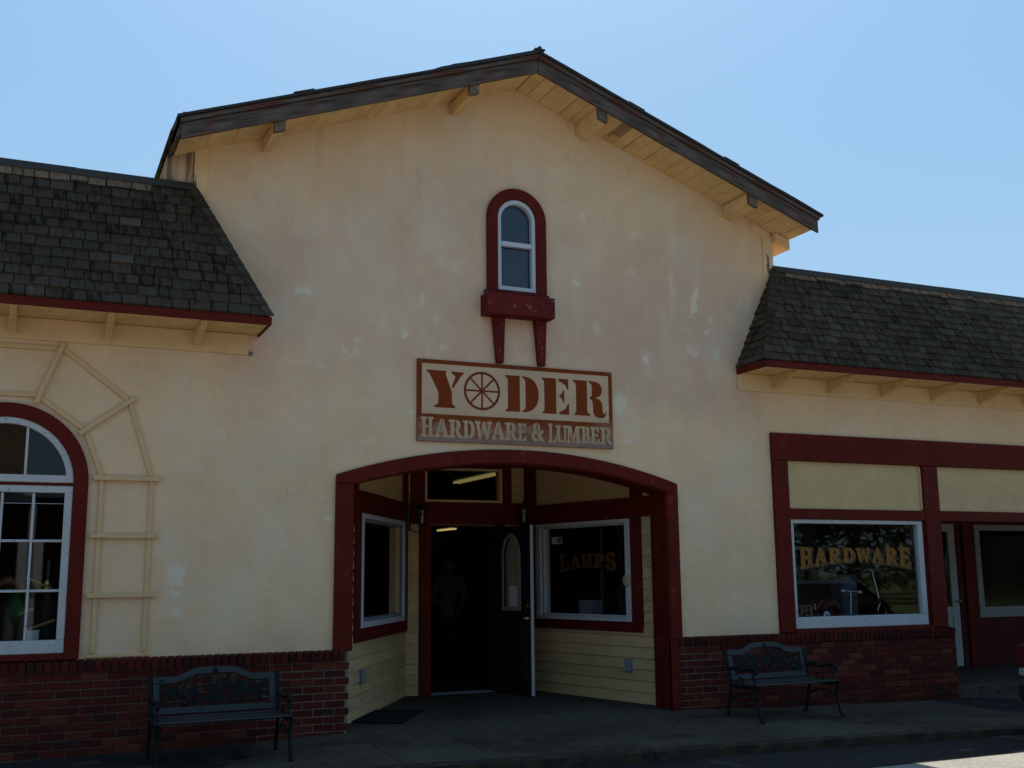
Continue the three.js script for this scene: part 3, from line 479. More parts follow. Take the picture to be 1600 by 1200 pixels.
const board = (F, s0, s1, y, h = 0.122) => { const a = Math.min(F.S(s0), F.S(s1)), c = Math.max(F.S(s0), F.S(s1)); const uo = rnd() * 5, vo = rnd() * 5; const g = bbox(a, c, y, y + h, 0.002, 0.022, 0.002, uo, vo); const p = g.attributes.position; for (let i = 0; i < p.count; i++) { const t = cl((p.getY(i) - y) / h); if (p.getZ(i) > 0.01) p.setZ(i, p.getZ(i) - 0.013 * t); } g.computeVertexNormals(); return F.put(g); };
{
  const e = node(store, 'entrance');
  const hole = (F, s0, s1, y0, y1) => { const a = Math.min(F.S(s0), F.S(s1)), c = Math.max(F.S(s0), F.S(s1)); return [[a, y0], [a, y1], [c, y1], [c, y0]]; };
  const wallOf = (F, holes, name) => part(e, name, F.put(ext([[0, 0.03], [F.L, 0.03], [F.L, 3.0], [0, 3.0]], -0.10, 0, holes)), M.panel);
  wallOf(FL, [hole(FL, 0.69, 2.40, 1.03, 2.115)], 'wall_panel'); wallOf(FR, [hole(FR, 0.485, 2.07, 1.005, 2.10)], 'wall_panel');
  part(e, 'wall_panel', FB.put(ext([[0, 0.03], [0.325, 0.03], [0.325, 2.13], [1.205, 2.13], [1.205, 0.03], [FB.L, 0.03], [FB.L, 3.0], [0, 3.0]], -0.10, 0, [hole(FB, 0.29, 1.28, 2.46, 2.84)])), M.panel);
  part(e, 'ceiling', bbox(2.7, 6.9, 3.0, 3.04, -2.82, -0.285), M.creamWood);
  for (let y = 0.052, i = 0; y < 0.81; y += 0.125, i++) { part(e, 'siding_board', board(FL, 0.01, 2.80, y), pick(M.siding)); part(e, 'siding_board', board(FR, 0.01, 2.42, y), pick(M.siding)); }
  for (let y = 0.83; y < 2.02; y += 0.125) { part(e, 'siding_board', board(FL, 0.01, 0.385, y), pick(M.siding)); part(e, 'siding_board', board(FR, 0.01, 0.24, y), pick(M.siding)); }
  for (let y = 0.052; y < 2.05; y += 0.125) { part(e, 'siding_board', board(FB, 0.005, 0.175, y), pick(M.siding)); part(e, 'siding_board', board(FB, 1.355, 1.665, y), pick(M.siding)); }
  for (let y = 2.43; y < 2.9; y += 0.125) { part(e, 'siding_board', board(FB, 0.005, 0.055, y), pick(M.siding)); part(e, 'siding_board', board(FB, 1.455, 1.665, y), pick(M.siding)); part(e, 'siding_board', board(FR, 0.01, 0.2, y), pick(M.siding)); part(e, 'siding_board', board(FL, 0.01, 0.3, y), pick(M.siding)); }
  // red trim: rails round at lintel height, posts, window surrounds
  const red = (F, ...a) => part(e, 'trim_board', fbox(F, ...a), M.red);
  red(FL, 0.005, 2.805, 2.20, 2.40, 0.003, 0.045); red(FL, 2.62, 2.805, 2.403, 2.99, 0.003, 0.04); red(FL, 0.32, 0.48, 2.403, 2.99, 0.003, 0.04);
  red(FR, 0.005, 2.425, 2.155, 2.385, 0.003, 0.045); red(FR, 2.20, 2.425, 2.388, 2.99, 0.003, 0.04); red(FR, 0.215, 0.405, 2.388, 2.99, 0.003, 0.04);
  red(FB, 0.05, 1.665, 2.145, 2.425, 0.003, 0.045); red(FB, 0.06, 0.245, 2.428, 2.99, 0.003, 0.04); red(FB, 1.325, 1.45, 2.428, 2.99, 0.003, 0.04); red(FB, 0.248, 1.322, 2.875, 2.99, 0.003, 0.038);
  red(FB, 0.18, 0.32, 0.045, 2.142, 0.003, 0.045); red(FB, 1.21, 1.35, 0.045, 2.142, 0.003, 0.045);
  ring(FL, 0.40, 2.79, 0.83, 2.197, 0.2, 0.003, 0.042, M.red, e, 'trim_board', 0.03, 0.135);
  ring(FR, 0.25, 2.42, 0.84, 2.152, 0.17, 0.003, 0.042, M.red, e, 'trim_board', 0.012, 0.11);
  part(e, 'door_jamb', FB.put(bbox(0.321, 0.338, 0.045, 2.13, -0.14, 0.03)), M.red); part(e, 'door_jamb', FB.put(bbox(1.192, 1.209, 0.045, 2.13, -0.14, 0.03)), M.red); part(e, 'door_jamb', FB.put(bbox(0.339, 1.191, 2.115, 2.142, -0.14, 0.0)), M.red);
  part(e, 'threshold', FB.put(bbox(0.339, 1.191, 0.03, 0.062, -0.16, 0.05, 0.006)), M.grey);
  // windows
  const wl = node(store, 'window'); ring(FL, 0.605, 2.615, 0.968, 2.165, 0.075, 0.02, 0.05, M.whiteTrim, wl, 'frame', 0.05, 0.062);
  ring(FL, 0.69, 2.53, 1.03, 2.115, 0.03, -0.125, 0.015, M.grey, wl, 'sash');
  part(wl, 'pane', FL.put(sheet(-0.91, 0.91, 1.04, 2.105, 0).rotateY(-0.06).translate(1.61, 0, -0.06)), M.glass);
  const wr = node(store, 'window'); ring(FR, 0.412, 2.15, 0.955, 2.14, 0.075, 0.02, 0.062, M.whiteTrim, wr, 'frame', 0.045, 0.05);
  ring(FR, 0.487, 2.075, 1.005, 2.095, 0.02, -0.06, 0.015, M.whiteTrim, wr, 'sash');
  part(wr, 'pane', FR.put(sheet(FR.S(2.06), FR.S(0.50), 1.015, 2.085, -0.028)), M.glass);
  const tr = node(store, 'transom_window'); ring(FB, 0.25, 1.32, 2.43, 2.87, 0.03, 0.003, 0.03, M.cream, tr, 'frame');
  part(tr, 'pane', FB.put(sheet(0.28, 1.29, 2.46, 2.84, -0.028)), M.glass);
  // open door leaf, hinged on the right jamb
  const dl = node(store, 'open_door'), W = 0.86, H0 = 0.066, H1 = 2.108;
  const hx = 5.615, hz = -2.655, ex = 5.755, ez = -1.81, ang = Math.atan2(-(ez - hz), ex - hx);
  const D = new THREE.Matrix4().makeRotationY(ang).setPosition(hx, 0, hz);   // local x along the leaf, y up, +-z the two faces
  const dp = (name, g, m) => part(dl, name, g.applyMatrix4(D), m);
  const gx = 0.44, gr = 0.2, oval = [[gx + gr, 1.08], ...arc(gx, 1.72, gr, 0, Math.PI, 20, 0.28), [gx - gr, 1.08]];
  dp('door_panel', ext([[0, H0], [W, H0], [W, H1], [0, H1]], -0.022, 0.022, [[...oval].reverse()], 0.002), M.black);
  dp('door_edge', bbox(W + 0.0005, W + 0.006, H0, H1, -0.0225, 0.0225, 0.001), M.whiteTrim);
  const inner = [[gx + gr - 0.03, 1.11], ...arc(gx, 1.72, gr - 0.03, 0, Math.PI, 20, 0.25), [gx - gr + 0.03, 1.11]];
  for (const s of [-1, 1]) {
    dp('moulding', ext([...oval.map(([x, y]) => [gx + (x - gx) * 1.06, 1.5 + (y - 1.5) * 1.04])], s < 0 ? -0.032 : 0.0225, s < 0 ? -0.0225 : 0.032, [[...inner].reverse()], 0.003), M.whiteDim);
    for (const [a, b] of [[0.12, 0.40], [0.47, 0.75]]) dp('raised_panel', bbox(a, b, 0.22, 0.92, s < 0 ? -0.03 : 0.0225, s < 0 ? -0.0225 : 0.03, 0.006), M.black);
    dp('handle', merge([rod([W - 0.07, 0.98, s * 0.023], [W - 0.07, 0.98, s * 0.07], 0.026, 0.012, 14), rod([W - 0.075, 0.98, s * 0.068], [W - 0.19, 0.985, s * 0.066], 0.011, 0.008)]), M.brass);
    dp('deadbolt', rod([W - 0.07, 1.13, s * 0.023], [W - 0.07, 1.13, s * 0.045], 0.028, 0.026, 14), M.brass);
  }
  dp('pane', flatShape(inner, 0), M.glass);
  dp('leading', merge([bbox(gx - 0.17, gx + 0.17, 1.38, 1.386, -0.006, 0.006, 0), bbox(gx - 0.17, gx + 0.17, 1.70, 1.706, -0.006, 0.006, 0), bbox(gx - 0.085, gx - 0.08, 1.11, 1.93, -0.006, 0.006, 0), bbox(gx + 0.08, gx + 0.085, 1.11, 1.93, -0.006, 0.006, 0), tube([[gx - 0.08, 1.7, 0], [gx - 0.05, 1.80, 0], [gx, 1.86, 0], [gx + 0.05, 1.80, 0], [gx + 0.08, 1.7, 0]], 0.004, 20, 5), tube([[gx - 0.04, 1.74, 0], [gx, 1.70, 0], [gx + 0.04, 1.74, 0], [gx, 1.79, 0]], 0.004, 20, 5, true)]), M.grey);
  dp('door_closer', merge([bbox(0.02, 0.26, 2.03, 2.085, -0.075, -0.0225, 0.006)]), M.grey);
  part(dl, 'hinge_strip', bbox(5.598, 5.612, 0.07, 2.10, -2.652, -2.63, 0.002), M.grey);
  // notice taped behind the glass
  const n = bbox(gx - 0.07, gx + 0.11, 1.115, 1.365, 0.0072, 0.0084, 0.0003); n.applyMatrix4(D);
  single('paper_notice', n, M.paper, 'white paper notice taped to the glass of the open door', 'notice', [5.69, 1.12, -2.2]);
}
// outlets, doormat, round plaque, small box at the end of the frieze board
{
  const outlet = (F, s, y, label) => { const p = V(F.S(s), y, 0).applyMatrix4(F.m); const t = thing('outdoor_outlet', label, 'outlet', p.toArray(), 'outlet covers low on the entrance siding');
    part(t, 'cover', fbox(F, s - 0.045, s + 0.045, y - 0.065, y + 0.065, 0.024, 0.062, 0.008), M.grey); part(t, 'back_plate', fbox(F, s - 0.055, s + 0.055, y - 0.075, y + 0.075, 0.014, 0.0235, 0.003), M.grey); part(t, 'hinge', fbox(F, s - 0.04, s + 0.04, y + 0.0655, y + 0.075, 0.03, 0.05, 0.003), M.grey); };
  outlet(FL, 0.71, 0.47, 'grey outlet cover on the left siding of the entrance above the doormat'); outlet(FR, 0.50, 0.46, 'grey outlet cover on the right siding of the entrance below the lettered window');
  const mt = thing('doormat', 'black rubber doormat lying against the left side of the entrance', 'doormat', [3.62, 0.05, -0.88]);
  const rot = new THREE.Matrix4().makeRotationY(Math.atan2(0.853, 0.522)).setPosition(3.62, 0, -0.90);
  part(mt, 'mat', bbox(-0.50, 0.50, 0.0505, 0.066, -0.30, 0.30, 0.006).applyMatrix4(rot), M.rubber);
  part(mt, 'rib', Array.from({ length: 12 }, (_, i) => bbox(-0.46, 0.46, 0.0665, 0.071, -0.27 + i * 0.048, -0.25 + i * 0.048, 0.002)).map((g) => g.applyMatrix4(rot)), M.rubber);
  const pq = FR.put(new THREE.LatheGeometry([[0, 0.03], [0.02, 0.032], [0.045, 0.024], [0.06, 0.012], [0.065, 0]].map((p) => new THREE.Vector2(...p)), 24).rotateX(Math.PI / 2).scale(1, 1.12, 1).translate(FR.S(0.46), 1.425, 0.063));
  const pc = V(FR.S(0.46), 1.425, 0.06).applyMatrix4(FR.m).toArray();
  single('round_plaque', pq, mat([0.45, 0.34, 0.2], 0.5), 'small round tan plaque on the right frame of the lettered window', 'plaque', pc);
  const jb = thing('junction_box', 'tiny grey box on the wall at the end of the left frieze board', 'junction box', [1.935, 3.64, 0.0]);
  part(jb, 'cover', bbox(1.918, 1.955, 3.612, 3.65, 0.002, 0.03, 0.004), M.grey); part(jb, 'knockout', rod([1.936, 3.631, 0.0305], [1.936, 3.631, 0.033], 0.009), M.black);
}

// ------------------------------------------------------------------ left arched window with its panes
{
  const w = node(wingL, 'arched_window'), cx = LWX, cy = LWY, yb = 0.86;
  const A = (r, y0, c = cy) => [[cx + r, y0], ...arc(cx, c, r, 0, Math.PI, 40), [cx - r, y0]];
  part(w, 'surround', ext(A(0.69, 0.822), 0.002, 0.05, [A(0.566, 0.872).reverse()], 0.005), M.red);
  const half = (r, y0) => [[cx + r, y0], ...arc(cx, cy, r, 0, Math.PI, 36), [cx - r, y0]];
  part(w, 'fanlight_frame', ext([[cx + 0.566, cy - 0.004], ...arc(cx, cy, 0.566, 0, Math.PI, 36), [cx - 0.566, cy - 0.004]], -0.03, 0.034, [[[cx + 0.50, cy + 0.062], ...arc(cx, cy, 0.508, 0.125, Math.PI - 0.125, 32), [cx - 0.50, cy + 0.062]].reverse()], 0.004), M.white);
  for (const s of [-1, 1]) part(w, 'muntin', bbox(cx + s * 0.168 - 0.011, cx + s * 0.168 + 0.011, cy + 0.06, cy + Math.sqrt(0.508 ** 2 - 0.168 ** 2), -0.024, 0.02, 0.003), M.white);
  const fan = (a, b) => { const pts = [[b, cy + 0.055]]; for (let i = 0; i <= 12; i++) { const x = b + (a - b) * i / 12; pts.push([cx + (x - cx), cy + Math.sqrt(Math.max(0, 0.515 ** 2 - (x - cx) ** 2))]); } pts.push([a, cy + 0.055]); return flatShape(pts, -0.008); };
  part(w, 'pane', fan(cx - 0.50, cx - 0.169), M.glass); part(w, 'pane', fan(cx - 0.167, cx + 0.167), M.glass); part(w, 'pane', fan(cx + 0.169, cx + 0.50), M.glass);
  part(w, 'transom_bar', bbox(cx - 0.565, cx + 0.565, 2.315, 2.340, -0.02, 0.04, 0.004), M.red);
  const x0 = cx - 0.566, x1 = cx + 0.566, gl = 0.066;
  part(w, 'frame', bbox(x0, x1, 2.252, 2.314, -0.03, 0.034, 0.004), M.white); part(w, 'frame', bbox(x0, x1, 0.873, 0.985, -0.03, 0.034, 0.004), M.white);
  for (const [a, b] of [[x0, x0 + gl], [x1 - gl, x1]]) part(w, 'frame', bbox(a, b, 0.986, 2.251, -0.03, 0.034, 0.004), M.white);
  const gw = (1.132 - 2 * gl), px = [0, 1, 2, 3, 4].map((i) => x0 + gl + gw * i / 4), py = [0.986, 1.404, 1.833, 2.251];
  for (const i of [1, 2, 3]) part(w, 'muntin', bbox(px[i] - 0.011, px[i] + 0.011, 0.986, 2.251, -0.024, 0.022, 0.003), M.white);
  for (const j of [1, 2]) for (let i = 0; i < 4; i++) part(w, 'muntin', bbox(px[i] + (i ? 0.0115 : 0), px[i + 1] - (i < 3 ? 0.0115 : 0), py[j] - 0.011, py[j] + 0.011, -0.024, 0.021, 0.003), M.white);
  for (let i = 0; i < 4; i++) for (let j = 0; j < 3; j++) { const g = sheet(px[i], px[i + 1], py[j], py[j + 1], -0.008); const c = V((px[i] + px[i + 1]) / 2, (py[j] + py[j + 1]) / 2, -0.008); g.translate(-c.x, -c.y, -c.z); g.applyMatrix4(new THREE.Matrix4().makeRotationFromEuler(new THREE.Euler(rr(-0.004, 0.004), rr(-0.006, 0.006), 0))); g.translate(c.x, c.y, c.z); part(w, 'pane', g, M.glass); }
  part(w, 'sill', bbox(x0 - 0.12, x1 + 0.12, 0.818, 0.871, 0.05, 0.075, 0.005), M.red);
}
// trellis round it
{
  const t = thing('trellis', 'cream wooden ladder trellis following the arch of the left window', 'trellis', [0.86, 0.83, 0.03]);
  const lath = (a, b, z = 0.014, w = 0.042, e = 0.04) => { const A = V(a[0], a[1], z), B = V(b[0], b[1], z), d = B.clone().sub(A).normalize(); A.addScaledVector(d, -e); B.addScaledVector(d, e); return part(t, 'lath', bar(A.toArray(), B.toArray(), w, 0.02), M.lath); };
  for (const s of [1, -1]) {
    const X = (x) => LWX + s * (x - LWX), q = (x, y) => [X(x), y];
    lath(q(0.652, 0.86), q(0.652, 2.40), 0.014, 0.042, 0); lath(q(1.08, 0.86), q(1.08, 2.40), 0.014, 0.042, 0);
    for (const y of [1.357, 1.88, 2.395]) lath(q(0.615, y), q(1.115, y), 0.0345, 0.042);
    lath(q(0.652, 2.40), q(0.488, 2.83), 0.014, 0.042, 0.0); lath(q(1.08, 2.40), q(0.857, 3.106), 0.014, 0.042, 0.0);
    lath(q(0.47, 2.835), q(0.089, 3.104), 0.014, 0.042, 0.0); lath(q(0.84, 3.12), q(0.252, 3.56), 0.014, 0.042, 0.0);
    lath(q(0.47, 2.81), q(0.87, 3.112), 0.0345); lath(q(0.08, 3.08), q(0.255, 3.57), 0.0345);
  }
  lath([0.07, 3.118], [-0.37, 3.118], 0.014, 0.042, 0.0); lath([0.235, 3.548], [-0.535, 3.548], 0.014, 0.042, 0.0);
  part(t, 'foot_lath', bbox(0.60, 1.13, 0.822, 0.85, 0.004, 0.022, 0.003), M.lath);
}

// ------------------------------------------------------------------ right shop front and the second entrance
const font = await new FontLoader().loadAsync('fonts/droid/droid_serif_bold.typeface.json');
const fontSans = await new FontLoader().loadAsync('fonts/droid/droid_sans_regular.typeface.json');
// letters as thin solids: each glyph scaled into its own box, bottoms following an arch
function letters(text, f, boxes, depth = 0.002, warp, bold = 0.055) {
  return text.split('').map((ch, i) => {
    const g = new THREE.ExtrudeGeometry(f.generateShapes(ch, 1), { depth, bevelEnabled: bold > 0, bevelSize: bold, bevelThickness: 0.0004, bevelSegments: 1, curveSegments: 6 }); g.computeBoundingBox();
    const b = g.boundingBox, [x0, x1, y0, y1] = boxes[i], p = g.attributes.position;
    for (let k = 0; k < p.count; k++) { const u = (p.getX(k) - b.min.x) / (b.max.x - b.min.x), v = (p.getY(k) - b.min.y) / (b.max.y - b.min.y), x = x0 + (x1 - x0) * u; let y = y0 + (y1 - y0) * v; if (warp) y = warp(x, v); p.setXYZ(k, x, y, p.getZ(k)); }
    g.computeVertexNormals(); return g;
  });
}
{
  const f = node(wingR, 'shop_front'), z0 = 0.002, z1 = 0.045;
  const tb = (x0, x1, y0, y1, za = z0, zb = z1, m = M.red) => part(f, 'trim_board', bbox(x0, x1, y0, y1, za, zb, 0.004), m);
  tb(8.03, 17, 2.81, 3.13, 0.002, 0.05); tb(8.035, 8.25, 0.82, 2.808, -0.2, 0.045); tb(10.335, 10.58, 0.82, 2.808, -0.2, 0.045);
  tb(8.252, 10.333, 2.12, 2.242, -0.1, 0.04); tb(10.582, 17, 2.12, 2.246, -0.2, 0.04); tb(8.252, 10.333, 0.805, 0.853, -0.2, 0.05);
  part(f, 'fascia_panel', bbox(8.252, 10.333, 2.243, 2.809, -0.06, -0.005), M.panel); part(f, 'fascia_panel', bbox(10.582, 17, 2.247, 2.809, -0.06, -0.005), M.panel);
  const pm = (x0, x1, y0, y1) => part(f, 'moulding', bbox(x0, x1, y0, y1, -0.0045, 0.012, 0.003), M.panel); pm(10.30, 10.332, 2.262, 2.79);
  const w = node(wingR, 'display_window'), g = (x0, x1, y0, y1) => part(w, 'frame', bbox(x0, x1, y0, y1, -0.06, 0.02, 0.005), M.white);
  g(8.253, 10.285, 2.07, 2.118); g(8.253, 10.285, 0.855, 0.985); g(8.253, 8.305, 0.986, 2.069); g(10.205, 10.285, 0.986, 2.069);
  tb(10.287, 10.334, 0.86, 2.118, -0.06, 0.01);
  part(w, 'pane', sheet(8.30, 10.21, 0.98, 2.075, -0.024), M.glass); part(w, 'added_reflect_pane', sheet(8.30, 10.21, 0.98, 2.075, -0.040), M.glass);  // extra sheet added behind the pane to strengthen the mirrored street
  const X0 = 8.385, X1 = 10.10, ys = (x) => 1.797 - 0.012 * Math.sin(Math.PI * (x - X0) / (X1 - X0)), yb = (x) => 1.528 + 0.082 * Math.sin(Math.PI * (x - X0) / (X1 - X0));
  const ws = [1, 0.98, 1, 0.95, 1.12, 0.98, 1, 0.95], tot = ws.reduce((a, b) => a + b), step = (X1 - X0) / tot, bx = []; let x = X0; for (const q of ws) { bx.push([x + 0.006, x + q * step - 0.006, 0, 1]); x += q * step; }
  const warp = (xx, v) => yb(xx) + (ys(xx) - yb(xx)) * v;
  const back = letters('HARDWARE', font, bx.map(([a, b]) => [a + 0.016, b + 0.018, 0, 1]), 0.001, (xx, v) => warp(xx, v) - 0.014).map((q) => q.translate(0, 0, -0.0215));
  part(w, 'letter_shade', back, M.black);
  letters('HARDWARE', font, bx, 0.0012, warp).forEach((q) => part(w, 'letter', q.translate(0, 0, -0.0195), M.gold));
  const op = [0, 1, 2, 3].map((i) => [8.325 + i * 0.056, 8.325 + i * 0.056 + 0.042, 0.995, 1.125]);
  letters('OPEN', fontSans, op, 0.0012, null, 0).forEach((q) => { const p = q.attributes.position; for (let k = 0; k < p.count; k++) p.setX(k, p.getX(k) + (p.getY(k) - 0.995) * 0.18); part(w, 'small_letter', q.translate(0, 0, -0.0205), M.goldPale); });
  part(w, 'flourish', [tube([[9.16, 1.545, -0.02], [9.20, 1.52, -0.02], [9.25, 1.545, -0.02], [9.30, 1.52, -0.02], [9.34, 1.545, -0.02]], 0.006, 24, 5)], M.goldDim);
  // second entrance, raised one step
  const e = node(wingR, 'side_entrance');
  part(e, 'step', bbox(10.69, 17, -0.12, 0.085, -2.1, 0.0, 0.008), M.concrete);
  part(e, 'side_wall', bbox(10.50, 10.60, 0.80, 2.119, -2.1, -0.201), M.red);
  part(e, 'side_wall', bbox(10.50, 10.68, 0.0, 0.795, -2.1, -0.121), M.mortarDark);
  part(e, 'ceiling', bbox(10.58, 17, 2.30, 2.33, -2.098, -0.202), M.panel);
  const dk = mat([0.085, 0.018, 0.017], 0.6);
  part(e, 'back_wall', ext([[10.60, 0.086], [12.02, 0.086], [12.02, 2.27], [13.03, 2.27], [13.03, 0.086], [17, 0.086], [17, 2.62], [10.60, 2.62]], -2.2, -2.1, [[[13.44, 0.92], [13.44, 2.13], [14.7, 2.13], [14.7, 0.92]]]), dk);
  M.whiteShaded = mat([0.42, 0.42, 0.43], 0.6); const d = node(wingR, 'white_door'), dz = [-2.15, -2.105];  // door white lowered in colour to stand in for deep shade
  const dd = (n, x0, x1, y0, y1, m, za = dz[0], zb = dz[1]) => part(d, n, bbox(x0, x1, y0, y1, za, zb, 0.004), m);
  dd('stile', 12.13, 12.27, 0.1, 2.205, M.whiteShaded); dd('stile', 12.86, 13.0, 0.1, 2.205, M.whiteShaded); dd('rail', 12.272, 12.858, 2.09, 2.205, M.whiteShaded); dd('rail', 12.272, 12.858, 0.83, 0.97, M.whiteShaded); dd('rail', 12.272, 12.858, 0.1, 0.3, M.whiteShaded);
  dd('raised_panel', 12.272, 12.858, 0.302, 0.828, M.whiteShaded, -2.14, -2.118); part(d, 'pane', sheet(12.272, 12.858, 0.972, 2.088, -2.13), M.glass);
  dd('door_frame', 12.03, 12.128, 0.09, 2.26, dk, -2.19, -2.09); dd('door_frame', 13.003, 13.025, 0.09, 2.26, dk, -2.19, -2.09); dd('door_frame', 12.129, 13.002, 2.21, 2.26, dk, -2.19, -2.09);
  part(d, 'knob', [rod([12.94, 1.05, -2.104], [12.94, 1.05, -2.06], 0.012), new THREE.SphereGeometry(0.028, 14, 10).translate(12.94, 1.05, -2.045)], M.brass);
  const w2 = node(wingR, 'side_window'), f2 = (x0, x1, y0, y1) => part(w2, 'frame', bbox(x0, x1, y0, y1, -2.16, -2.08, 0.004), M.whiteDim);  // frame white darkened in its colour for the shade of the recess
  f2(13.38, 14.76, 2.11, 2.195); f2(13.38, 14.76, 0.80, 0.955); f2(13.38, 13.49, 0.956, 2.109); f2(14.65, 14.76, 0.956, 2.109);
  part(w2, 'pane', sheet(13.48, 14.66, 0.95, 2.115, -2.124), M.glassDull);
  part(e, 'trim_board', bbox(13.12, 13.30, 0.09, 2.6, -2.098, -2.06, 0.004), M.red);
}
// gold word on the right entrance window
{
  const s0 = 1.80, s1 = 0.715; const w = store.children.filter((o) => o.name === 'window')[1];
  const a0 = FR.S(s0), a1 = FR.S(s1), n = 5, st = (a1 - a0) / n, bx = Array.from({ length: n }, (_, i) => [a0 + st * i + 0.008, a0 + st * (i + 1) - 0.008, 0, 1]);
  const warp = (x, v) => { const q = Math.sin(Math.PI * (x - a0) / (a1 - a0)); const lo = 1.515 + 0.07 * q, hi = 1.765 - 0.015 * q; return lo + (hi - lo) * v; };
  letters('LAMPS', font, bx, 0.0012, warp).forEach((g) => part(w, 'letter', FR.put(g.translate(0, 0, -0.0245)), M.goldDim));
}

// ------------------------------------------------------------------ shop sign
{
  const W = 2048, H = 768, c = document.createElement('canvas'); c.width = W; c.height = H; const x = c.getContext('2d');
  const cream = '#dab692', brown = '#853a14';
  x.fillStyle = brown; x.fillRect(0, 0, W, H);
  x.fillStyle = cream; x.fillRect(W * 0.02, H * 0.05, W * 0.96, H * 0.62);
  const P = (pts) => { x.beginPath(); pts.forEach(([u, v], i) => (i ? x.lineTo(u * W, v * H) : x.moveTo(u * W, v * H))); x.closePath(); x.fill(); };
  const C = (fn) => { x.beginPath(); fn({ m: (u, v) => x.moveTo(u * W, v * H), l: (u, v) => x.lineTo(u * W, v * H), q: (a, b, u, v) => x.quadraticCurveTo(a * W, b * H, u * W, v * H), b: (a, b, d, e, u, v) => x.bezierCurveTo(a * W, b * H, d * W, e * H, u * W, v * H) }); x.closePath(); x.fill(); };
  x.fillStyle = brown;
  C(({ m, l, q }) => { m(.042, .13); l(.138, .13); q(.140, .155, .134, .165); l(.163, .375); q(.166, .40, .166, .44); l(.166, .52); q(.168, .55, .181, .562); q(.182, .585, .176, .587); l(.085, .587); q(.079, .585, .080, .562); q(.098, .55, .099, .52); l(.099, .40); l(.060, .19); q(.054, .16, .042, .15); });   // Y, stem and left arm
  C(({ m, l, q }) => { m(.163, .135); l(.223, .135); q(.226, .16, .213, .175); l(.171, .345); l(.166, .325); l(.166, .31); l(.180, .215); q(.184, .19, .176, .175); q(.162, .165, .163, .135); });   // Y, right arm
  x.strokeStyle = '#80391a'; const cx = 0.314 * W, cy = 0.352 * H, R = 0.085 * W; x.lineWidth = 0.012 * W; x.beginPath(); x.arc(cx, cy, R, 0, 7); x.stroke();
  x.lineWidth = 0.0092 * W; for (let i = 0; i < 4; i++) { const a = i * Math.PI / 4; x.beginPath(); x.moveTo(cx - R * Math.cos(a), cy - R * Math.sin(a)); x.lineTo(cx + R * Math.cos(a), cy + R * Math.sin(a)); x.stroke(); } x.beginPath(); x.arc(cx, cy, 0.014 * W, 0, 7); x.fillStyle = '#80391a'; x.fill(); x.fillStyle = brown;
  const stem = (u0, u1, out) => C(({ m, l, q }) => { m(u0 - .006, .128); l(u1, .128); l(u1, .588); l(u0 - .006, .588); q(u0 - .008, .568, u0 + .002, .56); q(u0 + .006, .54, u0 + .006, .52); l(u0 + .006, .20); q(u0 + .006, .17, u0 + .001, .158); q(u0 - .009, .15, u0 - .006, .128); });
  stem(.438, .506); C(({ m, l, q, b }) => { m(.519, .13); b(.575, .13, .604, .22, .604, .358); b(.604, .50, .575, .588, .519, .588); q(.517, .565, .528, .555); q(.535, .54, .535, .50); l(.535, .22); q(.535, .17, .525, .158); q(.518, .15, .519, .13); });
  stem(.627, .696); C(({ m, l, q }) => { m(.709, .128); l(.760, .128); l(.763, .262); q(.757, .27, .753, .258); q(.748, .19, .712, .165); q(.706, .15, .709, .128); });
  C(({ m, q, l }) => { m(.738, .265); l(.740, .44); q(.733, .44, .730, .41); q(.724, .375, .708, .355); q(.722, .335, .729, .30); q(.731, .27, .738, .265); });
  C(({ m, l, q }) => { m(.711, .588); l(.763, .588); l(.764, .445); q(.758, .44, .755, .455); q(.748, .53, .714, .555); q(.708, .57, .711, .588); });
  C(({ m, l, q }) => { m(.787, .128); l(.862, .128); l(.862, .53); q(.864, .55, .877, .562); l(.877, .588); l(.792, .588); q(.788, .568, .797, .56); q(.802, .54, .802, .52); l(.802, .20); q(.802, .17, .793, .158); q(.784, .15, .787, .128); });
  C(({ m, l, q, b }) => { m(.872, .13); b(.925, .125, .944, .17, .944, .235); b(.944, .31, .93, .335, .905, .348); b(.935, .36, .945, .40, .945, .46); q(.945, .545, .952, .555); q(.958, .555, .960, .525); q(.964, .52, .965, .53); b(.966, .60, .945, .61, .93, .61); b(.90, .605, .893, .56, .893, .50); q(.893, .41, .889, .385); q(.885, .37, .876, .365); l(.876, .34); q(.887, .33, .888, .31); l(.888, .20); q(.888, .17, .878, .158); q(.870, .15, .872, .13); });
  // lower line, stencil serif
  x.fillStyle = '#d0b088'; x.textBaseline = 'alphabetic';
  const row = [['H', .017, .075, .715], ['A', .083, .150, .735], ['R', .152, .214, .735], ['D', .220, .275, .735], ['W', .279, .362, .735], ['A', .362, .427, .735], ['R', .430, .488, .735], ['E', .494, .536, .735], ['&', .566, .628, .72], ['L', .652, .692, .72], ['U', .690, .752, .735], ['M', .748, .822, .735], ['B', .828, .872, .735], ['E', .878, .924, .735], ['R', .930, .994, .735]];
  x.font = 'bold 200px serif';
  for (const [ch, u0, u1, v0] of row) {
    const mt = x.measureText(ch), l = mt.actualBoundingBoxLeft, w = mt.actualBoundingBoxRight + l, a = mt.actualBoundingBoxAscent, h = a + mt.actualBoundingBoxDescent;
    x.save(); x.translate(u0 * W, v0 * H); x.scale((u1 - u0) * W / w, (0.945 - v0) * H / h); x.fillText(ch, l, a); x.strokeStyle = x.fillStyle; x.lineWidth = 9; x.strokeText(ch, l, a); x.restore();
    x.fillStyle = '#843c1c'; const um = u0 + (u1 - u0) * ({ H: .56, A: .47, R: .47, D: .47, W: .36, E: .5, '&': .42, L: .55, U: .46, M: .4, B: .47 }[ch]); x.fillRect(um * W, (v0 - 0.01) * H, 0.0035 * W, 0.25 * H); x.fillStyle = '#d0b088';
  }
